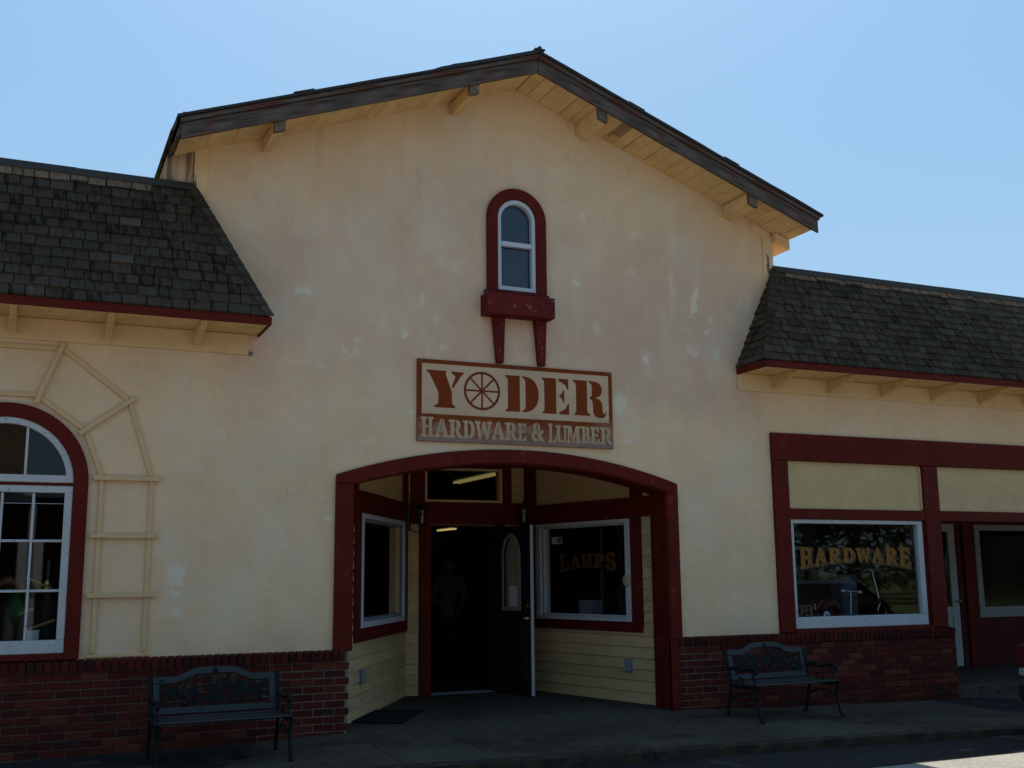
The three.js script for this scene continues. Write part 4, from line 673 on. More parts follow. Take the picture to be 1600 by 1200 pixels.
  const img = x.getImageData(0, 0, W, H), d = img.data;
  for (let j = 0; j < H; j++) for (let i = 0; i < W; i++) {
    const u = i / W, v = j / H, o = (j * W + i) * 4;
    const n = fbm(u * 9, v * 5, 401, 4), st = fbm(u * 40, v * 3, 403, 3);
    let fade = sst(0.64, 0.99, v + 0.16 * (n - 0.5)) * 0.42 + sst(0.62, 0.7, v) * 0.10 * st + sst(0.60, 0.75, n) * sst(0.6, 0.7, v) * 0.3;
    const bottom = sst(0.945, 0.955, v); fade = Math.max(fade, bottom * (0.75 + 0.2 * st));
    const k = 0.94 + 0.12 * fbm(u * 6, v * 4, 407, 3), t = bottom ? [158, 138, 126] : [184, 156, 134];
    for (let q = 0; q < 3; q++) d[o + q] = cl((d[o + q] + (t[q] - d[o + q]) * fade) * k, 0, 255);
  }
  x.putImageData(img, 0, 0);
  const t = new THREE.CanvasTexture(c); t.colorSpace = THREE.SRGBColorSpace; t.anisotropy = 8;
  const s = thing('shop_sign', 'brown and cream painted sign board over the entrance reading YODER HARDWARE & LUMBER', 'sign', [4.767, 3.28, 0.03]);
  const x0 = 3.63, x1 = 5.904, y0 = 2.854, y1 = 3.705;
  part(s, 'board', bbox(x0, x1, y0, y1, 0.004, 0.034, 0.002), mat([0.22, 0.075, 0.04], 0.6));
  const f = new THREE.PlaneGeometry(x1 - x0 - 0.004, y1 - y0 - 0.004); f.translate((x0 + x1) / 2, (y0 + y1) / 2, 0.0355);
  part(s, 'printed_face', f, mat([0.86, 0.86, 0.86], 0.6, { map: t }));
  const sc = []; for (const a of [x0 + 0.03, (x0 + x1) / 2, x1 - 0.03]) for (const b of [y0 + 0.02, y1 - 0.02]) sc.push(rod([a, b, 0.036], [a, b, 0.040], 0.007, 0.006, 8));
  part(s, 'screw', sc, M.grey);
}

// ------------------------------------------------------------------ lanterns at the door
function lantern(label, p, wallPt) {
  const t = thing('wall_lantern', label, 'lantern', p, 'black lanterns beside the shop door'), [x, y, z] = p;
  const at = (g) => g.translate(x, y, z);
  part(t, 'roof', [at(new THREE.CylinderGeometry(0.012, 0.075, 0.07, 6).translate(0, 0.115, 0)), at(new THREE.CylinderGeometry(0.08, 0.08, 0.008, 6).translate(0, 0.077, 0))], M.black);
  part(t, 'finial', [at(new THREE.SphereGeometry(0.014, 10, 8).translate(0, 0.165, 0)), at(new THREE.CylinderGeometry(0.003, 0.006, 0.03, 6).translate(0, 0.19, 0))], M.black);
  part(t, 'base', [at(new THREE.CylinderGeometry(0.05, 0.03, 0.02, 6).translate(0, -0.11, 0)), at(new THREE.SphereGeometry(0.015, 8, 6).translate(0, -0.13, 0))], M.black);
  const bars = []; for (let i = 0; i < 6; i++) { const a = i * Math.PI / 3; bars.push(at(rod([0.045 * Math.sin(a), -0.10, 0.045 * Math.cos(a)], [0.07 * Math.sin(a), 0.073, 0.07 * Math.cos(a)], 0.0045, 0.0045, 6))); }
  part(t, 'cage', bars, M.black);
  part(t, 'glass', at(new THREE.CylinderGeometry(0.066, 0.043, 0.168, 6, 1, true).translate(0, -0.015, 0)), M.glass);
  part(t, 'candle', at(new THREE.CylinderGeometry(0.012, 0.012, 0.09, 10).translate(0, -0.05, 0)), M.paper);
  const w = wallPt;
  part(t, 'arm', [tube([w, [w[0] * 0.6 + x * 0.4, y - 0.19, w[2] * 0.6 + z * 0.4], [x, y - 0.19, z], [x, y - 0.135, z]], 0.008, 24, 7)], M.black);
  part(t, 'backplate', rod([w[0], w[1] - 0.1, w[2]], [w[0], w[1] + 0.14, w[2]], 0.035, 0.03, 10), M.black);
}
{ const w = V(FL.S(2.70), 2.15, 0.055).applyMatrix4(FL.m).toArray(); lantern('black wall lantern on the left of the shop door', [4.58, 2.24, -2.50], w);
  const v = [6.02, 2.2, -2.64]; lantern('black wall lantern above the open door leaf', [6.0, 2.28, -2.55], v); }

// ------------------------------------------------------------------ benches
function bench(label, base, turn) {
  const t = thing('park_bench', label, 'bench', base, 'green iron benches along the shop front'); t.rotation.y = turn;
  const W = 1.08, add = (n, g, m) => part(t, n, g, m, false), h = W / 2;
  for (const s of [-1, 1]) {
    const x = s * h, e = node(t, 'end_frame');
    const p = (n, g) => { const o = new THREE.Mesh(g, M.iron); o.name = n; e.add(o); };
    p('rear_leg', tube([[x, 0.0, -0.27], [x, 0.03, -0.265], [x, 0.18, -0.225], [x, 0.33, -0.20], [x, 0.5, -0.225], [x, 0.70, -0.29]], 0.017, 28, 8));
    p('front_leg', tube([[x, 0.0, 0.275], [x, 0.02, 0.262], [x, 0.10, 0.235], [x, 0.22, 0.215], [x, 0.33, 0.235]], 0.016, 24, 8));
    p('foot', merge([new THREE.SphereGeometry(0.024, 10, 8).scale(1, 0.6, 1.5).translate(x, 0.012, 0.285), new THREE.SphereGeometry(0.024, 10, 8).scale(1, 0.6, 1.5).translate(x, 0.012, -0.278)]));
    p('armrest', merge([tube([[x, 0.50, -0.225], [x, 0.515, -0.13], [x, 0.50, 0.0], [x, 0.52, 0.13], [x, 0.52, 0.20], [x, 0.49, 0.225], [x, 0.475, 0.195]], 0.017, 30, 8), tube([[x, 0.51, 0.15], [x, 0.44, 0.165], [x, 0.36, 0.20]], 0.012, 12, 7), tube([[x, 0.34, -0.10], [x, 0.42, -0.06], [x, 0.40, 0.02], [x, 0.36, 0.0], [x, 0.38, -0.03]], 0.008, 20, 6)]));
    p('seat_rail', tube([[x, 0.335, -0.21], [x, 0.325, -0.05], [x, 0.33, 0.1], [x, 0.335, 0.24]], 0.015, 20, 7));
    p('brace', tube([[x, 0.20, -0.21], [x, 0.26, 0], [x, 0.20, 0.21]], 0.009, 16, 6));
  }
  const seatY = [0.352, 0.343, 0.341, 0.345, 0.350];
  for (let i = 0; i < 5; i++) { const z = -0.165 + i * 0.094, q = bbox(-h - 0.015, h + 0.015, seatY[i], seatY[i] + 0.02, z - 0.037, z + 0.037, 0.006, i, 0); add('seat_slat', q, M.bluegrey); }
  // backrest: leaning frame with an arched top and a cast panel of leaves
  const B = new THREE.Matrix4().makeRotationX(-0.24).setPosition(0, 0.36, -0.205), lean = (g) => g.applyMatrix4(B);
  const topY = (x, o) => { const a = Math.abs(x), k = sst(0.33, 0.06, a); return 0.335 - o + 0.075 * sst(0.36, 0.0, a) + 0 * k; };
  const sm = (x) => { const a = Math.abs(x); return 0.8 * sst(0.34, 0.14, a) + 0.2 * Math.max(0, 1 - (a / 0.3) ** 2); };
  const up = [], dn = []; for (let i = 0; i <= 40; i++) { const x = -h + 0.02 + (W - 0.04) * i / 40; up.push([x, 0.335 + 0.07 * sm(x)]); dn.push([x, 0.278 + 0.07 * sm(x)]); }
  add('top_rail', lean(ext([...dn, ...up.slice().reverse()], -0.014, 0.014, [], 0.003)), M.bluegrey);
  add('bottom_rail', lean(bbox(-h + 0.02, h - 0.02, 0.02, 0.078, -0.014, 0.014, 0.004)), M.bluegrey);
  for (const s of [-1, 1]) add('back_stile', lean(bbox(Math.min(s * (h - 0.02), s * (h - 0.075)), Math.max(s * (h - 0.02), s * (h - 0.075)), 0.079, 0.277, -0.0135, 0.0135, 0.004)), M.bluegrey);
  const orn = []; const X1 = h - 0.075;
  const stemTube = (pts) => orn.push(lean(tube(pts.map(([a, b]) => [a, b, 0]), 0.0065, 22, 5)));
  for (const s of [-1, 1]) { stemTube([[0, 0.08], [s * 0.10, 0.15], [s * 0.2, 0.12], [s * 0.3, 0.19], [s * 0.4, 0.14], [s * X1, 0.2]]); stemTube([[s * 0.03, 0.33], [s * 0.12, 0.24], [s * 0.22, 0.27], [s * 0.33, 0.22], [s * X1, 0.26]]); stemTube([[s * 0.2, 0.08], [s * 0.25, 0.17], [s * 0.2, 0.25]]); stemTube([[s * 0.36, 0.08], [s * 0.33, 0.16], [s * 0.40, 0.26]]); }
  const leafS = (l, w) => poly([[0, 0], [l * .3, w], [l * .7, w * .8], [l, 0], [l * .7, -w * .8], [l * .3, -w]]);
  for (let i = 0; i < 95; i++) { const x = rr(-X1, X1), y = rr(0.09, 0.26 + 0.06 * sm(x)), g = new THREE.ExtrudeGeometry(leafS(rr(0.05, 0.085), rr(0.014, 0.022)), { depth: 0.006, bevelEnabled: false }); g.rotateZ(rr(0, 6.3)); g.rotateX(rr(-0.3, 0.3)); g.translate(x, y, rr(-0.006, 0.003)); orn.push(lean(g)); }
  for (const [x, y, r] of [[0, 0.2, 0.075], [-0.19, 0.19, 0.05], [0.2, 0.18, 0.05], [-0.36, 0.2, 0.045], [0.37, 0.19, 0.045]]) for (let k = 0; k < 9; k++) { const a = k * 2.4, q = r * (0.35 + 0.6 * k / 9); orn.push(lean(new THREE.SphereGeometry(r * 0.34, 8, 6).scale(1, 1, 0.3).translate(x + q * 0.7 * Math.cos(a), y + q * 0.7 * Math.sin(a), 0.004))); }
  add('cast_panel', merge(orn), M.iron);
  add('badge', lean(new THREE.SphereGeometry(0.022, 14, 10).scale(1.2, 1, 0.4).translate(0, 0.372, 0.014)), M.iron);
  return t;
}
bench('blue grey iron bench in front of the left brick wall by the trellis', [1.64, walkY(1.64, 0.74) + 0.004, 0.78], 0.03);
bench('blue grey iron bench under the shop window right of the entrance', [7.49, walkY(7.49, 0.72) + 0.003, 0.74], 0.06);

// ------------------------------------------------------------------ inside the shop, seen through door and glass
function tubeLight(label, x, y, z0, z1, on) {
  const t = thing('fluorescent_light', label, 'ceiling light', [x, y, (z0 + z1) / 2], 'fluorescent lights inside the shop');
  part(t, 'housing', bbox(x - 0.09, x + 0.09, y + 0.03, y + 0.09, z0, z1, 0.008), M.whiteTrim);
  const em = new THREE.MeshStandardMaterial({ color: 0x222222, emissive: new THREE.Color(1, 0.80, 0.28), emissiveIntensity: on });
  for (const d of [-0.04, 0.04]) part(t, 'lamp_tube', rod([x + d, y, z0 + 0.03], [x + d, y, z1 - 0.03], 0.018, 0.018, 10), em);
  part(t, 'guard', Array.from({ length: 7 }, (_, i) => bbox(x - 0.08, x + 0.08, y - 0.03, y - 0.026, z0 + (z1 - z0) * (i + 0.5) / 7 - 0.01, z0 + (z1 - z0) * (i + 0.5) / 7, 0)), M.black);
  const l = new THREE.RectAreaLight(new THREE.Color(1, 0.82, 0.45), on * 0.25, 0.14, z1 - z0); l.position.set(0, -0.045, 0); l.rotation.x = -Math.PI / 2; t.add(l);
}
tubeLight('lit fluorescent strip on the shop ceiling seen through the transom above the door', 6.42, 2.98, -6.1, -4.35, 0.14);
tubeLight('small lit fluorescent strip deep inside the shop seen through the doorway', 9.3, 2.58, -14.7, -13.6, 0.3);

// things standing in the shop windows
{
  const sill = thing('display_shelf', 'dark display shelf behind the hardware window', 'shelf', [9.25, 0.85, -0.8]);
  part(sill, 'shelf_board', bbox(8.1, 10.3, 0.86, 0.9, -1.3, -0.285), M.dark); part(sill, 'back_panel', bbox(8.1, 10.3, 0.902, 1.25, -1.3, -1.27), M.dark); part(sill, 'front_panel', bbox(8.1, 10.3, 0.1, 0.858, -1.28, -1.24), M.dark);
  // pedal tractor
  const k = thing('pedal_car', 'red toy pedal car with a white wheel at the left of the hardware window', 'toy car', [8.66, 0.9, -0.5]);
  part(k, 'fender', ext([[8.60, 1.0], ...arc(8.70, 0.98, 0.17, Math.PI * 0.85, 0.05, 14), [8.83, 0.98], ...arc(8.70, 0.98, 0.12, 0.05, Math.PI * 0.85, 14)], -0.42, -0.36, [], 0.006), M.redGloss);
  part(k, 'body', ext([[8.50, 1.05], [8.62, 1.17], [8.72, 1.17], [8.84, 1.02], [8.84, 0.96], [8.5, 0.96]], -0.66, -0.43, [], 0.015), M.redGloss);
  for (const z of [-0.40, -0.68]) { const w = node(k, 'wheel'); const a = (n, g, m) => part(w, n, g, m); a('tyre', new THREE.TorusGeometry(0.062, 0.018, 10, 24).translate(8.60, 0.982, z + 0.04), M.rubber); a('rim', new THREE.CylinderGeometry(0.05, 0.05, 0.02, 20).rotateX(Math.PI / 2).translate(8.60, 0.982, z + 0.045), M.paper); a('hub', new THREE.CylinderGeometry(0.014, 0.014, 0.03, 12).rotateX(Math.PI / 2).translate(8.60, 0.982, z + 0.05), M.chrome); }
  part(k, 'trim_strip', tube([[8.72, 1.16, -0.355], [8.79, 1.11, -0.355], [8.85, 1.0, -0.355]], 0.006, 12, 6), M.chrome); part(k, 'ornament', rod([8.51, 1.05, -0.45], [8.515, 1.12, -0.45], 0.008, 0.005), M.chrome);
  k.position.x += 0.42;
  const b = thing('toy_scooter', 'small scooter with chrome handlebar in the middle of the hardware window', 'scooter', [9.5, 0.9, -0.45]);
  part(b, 'steering_post', rod([9.48, 0.95, -0.45], [9.50, 1.27, -0.45], 0.011), M.chrome); part(b, 'handlebar', [rod([9.38, 1.27, -0.45], [9.62, 1.25, -0.43], 0.009)], M.chrome);
  part(b, 'grip', [rod([9.355, 1.272, -0.452], [9.40, 1.268, -0.448], 0.015)], M.paper); part(b, 'grip', [rod([9.60, 1.252, -0.432], [9.645, 1.248, -0.428], 0.015)], M.paper); part(b, 'deck', bbox(9.22, 9.5, 0.945, 0.965, -0.50, -0.40, 0.006), M.wood); 
  for (const x of [9.2, 9.5]) part(b, 'wheel', new THREE.TorusGeometry(0.03, 0.012, 8, 20).translate(x, 0.942, -0.45), M.rubber);
  const l = thing('hand_tool', 'chrome handled garden tool at the right of the hardware window', 'tool', [10.0, 0.9, -0.5]);
  part(l, 'handle', rod([9.99, 1.16, -0.5], [9.955, 1.50, -0.55], 0.012, 0.012), M.chrome); part(l, 'grip', rod([10.0, 1.10, -0.49], [9.99, 1.17, -0.5], 0.018), M.redGloss);
  part(l, 'hoop', tube([[9.95, 0.915, -0.48], [9.945, 1.03, -0.48], [9.985, 1.10, -0.48], [10.03, 1.10, -0.48], [10.07, 1.03, -0.48], [10.065, 0.915, -0.48]], 0.008, 30, 7), M.chrome);
  const c = thing('pale_carton', 'tall pale carton standing in the middle of the hardware window', 'carton', [9.72, 0.9, -0.75]);
  part(c, 'box', bbox(9.60, 9.84, 0.902, 1.46, -0.95, -0.72, 0.004), mat([0.10, 0.125, 0.16], 0.6)); part(c, 'label', bbox(9.62, 9.82, 1.16, 1.19, -0.719, -0.717, 0), M.black); part(c, 'lid_flap', bbox(9.60, 9.84, 1.4605, 1.466, -0.95, -0.72, 0.001), mat([0.09, 0.11, 0.14], 0.6));
  const d2 = thing('display_shelf', 'dark display shelf behind the arched window', 'shelf', [-0.15, 0.85, -0.6]);
  part(d2, 'shelf_board', bbox(-0.8, 0.6, 0.90, 0.94, -1.1, -0.285), M.dark); part(d2, 'back_panel', bbox(-0.8, 0.6, 0.1, 1.3, -1.13, -1.101), M.dark);
  const stick = (label, a, c2, r) => { const s = thing('tool_handle', label, 'tool handle', a); part(s, 'shaft', rod(a, c2, r, r * 0.8, 8), M.wood); part(s, 'ferrule', rod(c2, [c2[0] + (c2[0] - a[0]) * 0.12, c2[1] + (c2[1] - a[1]) * 0.12, c2[2] + (c2[2] - a[2]) * 0.12], r * 1.25, r * 0.9, 8), M.grey); };
  stick('upper slanting wooden tool handle behind the arched window', [0.30, 1.42, -0.45], [0.11, 1.51, -0.5], 0.012); stick('lowest and longest wooden tool handle behind the arched window', [0.34, 1.14, -0.35], [0.12, 1.06, -0.4], 0.014); stick('short wooden tool handle beside the white carton behind the arched window', [0.16, 1.24, -0.45], [0.06, 1.20, -0.45], 0.012);
  const ca = thing('white_carton', 'small white carton low behind the arched window', 'carton', [0.17, 0.94, -0.4]); part(ca, 'box', bbox(0.12, 0.22, 0.942, 1.04, -0.48, -0.38, 0.003), M.paper); part(ca, 'lid', bbox(0.117, 0.223, 1.0405, 1.055, -0.483, -0.377, 0.003), M.paper);
  const la = thing('oil_lamp', 'brass oil lamp behind the arched window', 'oil lamp', [0.31, 1.3, -0.55]);
  const lat = (pts) => new THREE.LatheGeometry(pts.map((p) => new THREE.Vector2(...p)), 18).translate(0.27, 1.38, -0.55);
  part(la, 'stand', [bbox(0.24, 0.30, 0.942, 1.378, -0.58, -0.52, 0.004)], M.dark); part(la, 'font', lat([[0, 0], [0.05, 0.0], [0.035, 0.03], [0.055, 0.08], [0.03, 0.12], [0.02, 0.13]]), M.brass); part(la, 'chimney', lat([[0.022, 0.13], [0.042, 0.18], [0.024, 0.25], [0.022, 0.3]]), M.glass);
  // behind the right entrance window
  const P = (s, y, n) => V(FR.S(s), y, n).applyMatrix4(FR.m);
  const pc = P(1.84, 1.93, -0.08).toArray(), card = thing('window_card', 'small white printed card high in the lettered entrance window', 'card', pc);
  part(card, 'card', fbox(FR, 1.74, 1.95, 1.885, 1.975, -0.040, -0.037, 0.0005), M.paper); part(card, 'print', fbox(FR, 1.745, 1.84, 1.895, 1.965, -0.0365, -0.036, 0), M.grey);
  const bs = thing('display_shelf', 'dark display shelf behind the lettered entrance window', 'shelf', P(1.2, 0.95, -0.5).toArray()); part(bs, 'shelf_board', fbox(FR, 0.3, 2.3, 0.93, 0.97, -0.8, -0.105), M.dark); part(bs, 'back_panel', fbox(FR, 0.3, 2.3, 0.1, 1.3, -0.84, -0.805), M.dark);
  const bx = thing('gift_box', 'pale square box on the sill of the lettered entrance window', 'box', P(1.55, 0.97, -0.3).toArray()); part(bx, 'box', fbox(FR, 1.42, 1.63, 0.972, 1.15, -0.40, -0.2, 0.004), mat([0.2, 0.23, 0.25], 0.6)); part(bx, 'lid', fbox(FR, 1.415, 1.635, 1.1505, 1.18, -0.405, -0.195, 0.004), mat([0.24, 0.27, 0.29], 0.6));
}

// ------------------------------------------------------------------ people
function fieldMesh(caps, c, half, N, k = 0.025) {                   // smooth union of tapered capsules
  const mc = new MarchingCubes(N, M.dark, false, false, 120000); mc.isolation = 0; const f = mc.field, hN = N / 2;
  const C = caps.map((q) => { const [ax, ay, az, bx, by, bz, r0, r1] = q, dx = bx - ax, dy = by - ay, dz = bz - az; return [ax, ay, az, dx, dy, dz, 1 / Math.max(1e-9, dx * dx + dy * dy + dz * dz), r0, r1 - r0]; });
  for (let z = 0; z < N; z++) for (let y = 0; y < N; y++) for (let x = 0; x < N; x++) {
    const px = c[0] + (x - hN) / hN * half, py = c[1] + (y - hN) / hN * half, pz = c[2] + (z - hN) / hN * half; let d = 1e3;
    for (let i = 0; i < C.length; i++) { const q = C[i], ux = px - q[0], uy = py - q[1], uz = pz - q[2]; let t = (ux * q[3] + uy * q[4] + uz * q[5]) * q[6]; t = t < 0 ? 0 : t > 1 ? 1 : t;
      const ex = ux - t * q[3], ey = uy - t * q[4], ez = uz - t * q[5], e = Math.sqrt(ex * ex + ey * ey + ez * ez) - q[7] - t * q[8];
      const h = Math.max(k - Math.abs(d - e), 0) / k; d = Math.min(d, e) - h * h * k * 0.25; }
    f[x + y * N + z * N * N] = -d;
  }
  mc.update(); const n = mc.count, P = new Float32Array(n * 3), Nn = new Float32Array(n * 3), U = new Float32Array(n * 2);
  for (let i = 0; i < n; i++) { for (let a = 0; a < 3; a++) { P[3 * i + a] = c[a] + mc.positionArray[3 * i + a] * half; Nn[3 * i + a] = mc.normalArray[3 * i + a]; } U[2 * i] = P[3 * i]; U[2 * i + 1] = P[3 * i + 1]; }
  const g = new THREE.BufferGeometry(); g.setAttribute('position', new THREE.BufferAttribute(P, 3)); g.setAttribute('normal', new THREE.BufferAttribute(Nn, 3)); g.setAttribute('uv', new THREE.BufferAttribute(U, 2)); return g;
}
// joints in the person's own space: feet at y = 0, facing +z
function person(label, base, turn, J, look, extra) {
  const t = thing('person', label, 'person', base); t.rotation.y = turn;
  const cap = (a, b, r0, r1 = r0) => [...a, ...b, r0, r1], o = look.grow || 0;
  const torso = (g) => [cap(J.pelvis, J.waist, 0.135 + g, 0.125 + g), cap(J.waist, J.chest, 0.125 + g, 0.14 + g), cap(J.shL, J.shR, 0.062 + g, 0.062 + g), cap([J.pelvis[0] - 0.07, J.pelvis[1], J.pelvis[2]], [J.pelvis[0] + 0.07, J.pelvis[1], J.pelvis[2]], 0.115 + g)];
  const armU = (g, f = 1) => ['L', 'R'].flatMap((s) => { const a = J['sh' + s], b = J['el' + s], e = a.map((v, i) => v + (b[i] - v) * f); return [cap(a, e, 0.053 + g, 0.044 + g)]; });
  const armL = ['L', 'R'].map((s) => cap(J['el' + s], J['wr' + s], 0.041, 0.027));
  const leg = (g, f = 1) => ['L', 'R'].flatMap((s) => { const b = J['kn' + s], c = J['an' + s], e = b.map((v, i) => v + (c[i] - v) * f); return [cap(J['hip' + s], b, 0.085 + g, 0.058 + g), cap(b, e, 0.056 + g, 0.04 + g)]; });
  const H = J.head, neck = [cap(J.neck, [H[0], H[1] - 0.06, H[2] - 0.01], 0.055, 0.05)];
  const head = [cap([H[0], H[1] + 0.03, H[2] - 0.015], [H[0], H[1] + 0.03, H[2] - 0.02], 0.085), cap([H[0], H[1] - 0.04, H[2] + 0.015], [H[0], H[1] - 0.085, H[2] + 0.035], 0.062, 0.042), cap([H[0], H[1] + 0.0, H[2] + 0.075], [H[0], H[1] - 0.03, H[2] + 0.095], 0.012, 0.017), cap([H[0] - 0.022, H[1] - 0.066, H[2] + 0.072], [H[0] + 0.022, H[1] - 0.066, H[2] + 0.072], 0.012), ...[-1, 1].map((s) => cap([H[0] + s * 0.082, H[1] + 0.015, H[2] - 0.015], [H[0] + s * 0.08, H[1] - 0.025, H[2] - 0.01], 0.013, 0.01)), ...[-1, 1].map((s) => cap([H[0] + s * 0.015, H[1] + 0.03, H[2] + 0.065], [H[0] + s * 0.05, H[1] + 0.032, H[2] + 0.052], 0.014))];
  const body = [fieldMesh([...torso(0), ...armU(0), ...armL, ...leg(0), ...neck], [0, 0.9, 0.1], 0.95, 112)];
  body.push(fieldMesh([...head, ...neck], [H[0], H[1] - 0.03, H[2]], 0.2, 64, 0.02));
  for (const s of ['L', 'R']) { const hd = J['hand' + s]; body.push(fieldMesh(hd.map((q) => q), J['wr' + s].map((v, i) => v + (J['hc' + s][i] - v) * 0.5), 0.16, 76, 0.010)); }
  const p = (n, g, m) => part(t, n, g, m, false);
  p('body', body, look.skin);
  p('shirt', fieldMesh([...torso(0.014).slice(0, 3), ...armU(0.016, look.sleeve), cap(J.pelvis, [J.pelvis[0], J.pelvis[1] - 0.06, J.pelvis[2]], 0.15)], [0, 1.15, 0.05], 0.62, 88), look.shirt);
  p('trousers', fieldMesh([cap(J.pelvis, [J.pelvis[0], J.pelvis[1] + 0.06, J.pelvis[2]], 0.142), cap([J.pelvis[0] - 0.07, J.pelvis[1], J.pelvis[2]], [J.pelvis[0] + 0.07, J.pelvis[1], J.pelvis[2]], 0.125), ...leg(0.018, look.legs)], [0, 0.55, 0.05], 0.62, 88), look.trousers);
  p('shoes', fieldMesh(['L', 'R'].flatMap((s) => { const a = J['an' + s]; return [cap([a[0], 0.035, a[2] - 0.05], [a[0] * 1.12, 0.035, a[2] + 0.14], 0.042, 0.036), cap(a, [a[0], 0.06, a[2]], 0.046)]; }), [0, 0.12, 0.05], 0.32, 64), look.shoes);
  p('hair', fieldMesh(look.hair(H, cap), [H[0], H[1], H[2]], 0.22, 56, 0.03), look.hairM);
  for (const s of [-1, 1]) p('eye', new THREE.SphereGeometry(0.011, 10, 8).translate(H[0] + s * 0.03, H[1] + 0.008, H[2] + 0.062), M.paper);
  if (extra) extra(t, p);
  return t;
}
// five fingers and a palm; d along the fingers, n out of the palm's back, th towards the thumb
function hand(w, d, n, th, curl) {
  const v = (a) => V(...a), W = v(w), D = v(d).normalize(), Nn = v(n).normalize(), T = v(th).normalize(), at = (a, b, c) => W.clone().addScaledVector(D, a).addScaledVector(T, b).addScaledVector(Nn, c).toArray();
  const out = []; for (const [b, e] of [[-0.026, 0.072], [-0.009, 0.08], [0.009, 0.082], [0.026, 0.078]]) out.push([...at(0.01, b * 0.6, 0), ...at(e, b, 0), 0.014, 0.0105]);
  [[-0.028, 0.074, 0.058], [-0.01, 0.082, 0.07], [0.01, 0.084, 0.076], [0.028, 0.08, 0.068]].forEach(([b, e, l]) => { let x = e, c = 0, a = 0; for (let k = 0; k < 3; k++) { a += curl * (0.5 + 0.35 * k); const s = l * [0.42, 0.32, 0.26][k], x2 = x + s * Math.cos(a), c2 = c - s * Math.sin(a); out.push([...at(x, b, c), ...at(x2, b, c2), 0.0095 - 0.001 * k, 0.009 - 0.001 * k]); x = x2; c = c2; } });
  out.push([...at(0.015, 0.02, 0), ...at(0.045, 0.05, -0.012), 0.015, 0.012]); out.push([...at(0.045, 0.05, -0.012), ...at(0.085, 0.058, -0.03), 0.0105, 0.008]);
  return out;
}
const skin = mat([0.36, 0.2, 0.13], 0.6), skin2 = mat([0.34, 0.19, 0.125], 0.6);
{
  // inside, walking towards the door
  const J = { pelvis: [0, 0.95, 0], waist: [0, 1.1, 0.0], chest: [0, 1.28, 0.01], neck: [0, 1.45, -0.01], head: [0.01, 1.60, 0.02], shL: [0.17, 1.40, 0], shR: [-0.17, 1.40, 0], elL: [0.25, 1.13, -0.03], elR: [-0.26, 1.14, 0.0], wrL: [0.20, 0.95, 0.14], wrR: [-0.17, 1.02, 0.19], hipL: [0.09, 0.9, 0], hipR: [-0.09, 0.9, 0], knL: [0.10, 0.5, 0.06], knR: [-0.10, 0.5, 0.0], anL: [0.11, 0.09, 0.08], anR: [-0.11, 0.09, -0.08] };
  J.handL = hand(J.wrL, [-0.1, -0.6, 0.6], [1, 0, 0.2], [0, 0.5, 0.7], 0.45); J.hcL = [0.19, 0.88, 0.2]; J.handR = hand(J.wrR, [0.5, -0.1, 0.6], [-0.5, 0.2, 0.7], [0, 1, 0.1], 0.5); J.hcR = [-0.12, 1.0, 0.25];
  person('person in a pale grey shirt and dark jeans standing inside the dark shop doorway', [6.24, 0.042, -5.95], -0.5, J, { skin: skin2, sleeve: 0.95, legs: 0.97, shirt: mat([0.17, 0.185, 0.21], 0.9), trousers: mat([0.04, 0.05, 0.075], 0.9), shoes: M.black, hairM: mat([0.06, 0.05, 0.045], 0.8), hair: (H, cap) => [cap([H[0], H[1] + 0.055, H[2] - 0.03], [H[0], H[1] + 0.045, H[2] - 0.045], 0.085), cap([H[0], H[1] - 0.02, H[2] - 0.055], [H[0], H[1] + 0.02, H[2] - 0.06], 0.062)] });
  // the photographer, seen mirrored in the arched window (faces -z: turned by pi)
  const Q = { pelvis: [0, 0.97, 0], waist: [0, 1.12, 0.0], chest: [0, 1.31, 0.01], neck: [0, 1.48, 0.0], head: [0, 1.63, 0.03], shL: [0.175, 1.43, 0], shR: [-0.175, 1.43, 0], elL: [0.25, 1.34, 0.22], elR: [-0.25, 1.34, 0.22], wrL: [0.10, 1.63, 0.33], wrR: [-0.10, 1.63, 0.33], hipL: [0.09, 0.92, 0], hipR: [-0.09, 0.92, 0], knL: [0.11, 0.51, 0.02], knR: [-0.11, 0.51, 0.0], anL: [0.13, 0.09, 0.0], anR: [-0.13, 0.09, -0.02] };
  Q.handL = hand(Q.wrL, [-0.5, 0.35, 0.25], [0.2, 0.1, 1], [-0.3, -0.8, 0], 0.55); Q.hcL = [0.06, 1.67, 0.35]; Q.handR = hand(Q.wrR, [0.5, 0.35, 0.25], [-0.2, 0.1, 1], [0.3, -0.8, 0], 0.55); Q.hcR = [-0.06, 1.67, 0.35];
  person('person in a green shirt raising a small camera, mirrored in the arched window', [0.0, -0.105, 10.95], Math.PI, Q, { skin, sleeve: 0.6, legs: 0.5, shirt: mat([0.03, 0.20, 0.07], 0.9), trousers: mat([0.16, 0.15, 0.14], 0.9), shoes: M.black, hairM: mat([0.05, 0.035, 0.025], 0.8), hair: (H, cap) => [cap([H[0], H[1] + 0.055, H[2] - 0.03], [H[0], H[1] + 0.045, H[2] - 0.045], 0.087), cap([H[0], H[1] - 0.06, H[2] - 0.06], [H[0], H[1] + 0.02, H[2] - 0.06], 0.062)] });
  const cm = thing('compact_camera', 'small silver compact camera held up by the person in green', 'camera', [0, 1.48, 10.56]);
  part(cm, 'camera_body', bbox(-0.046, 0.046, 1.455, 1.515, 10.545, 10.566, 0.005), M.chrome); part(cm, 'lens', new THREE.CylinderGeometry(0.02, 0.022, 0.014, 20, 1, true).rotateX(Math.PI / 2).translate(0, 1.487, 10.537), M.chrome);
}

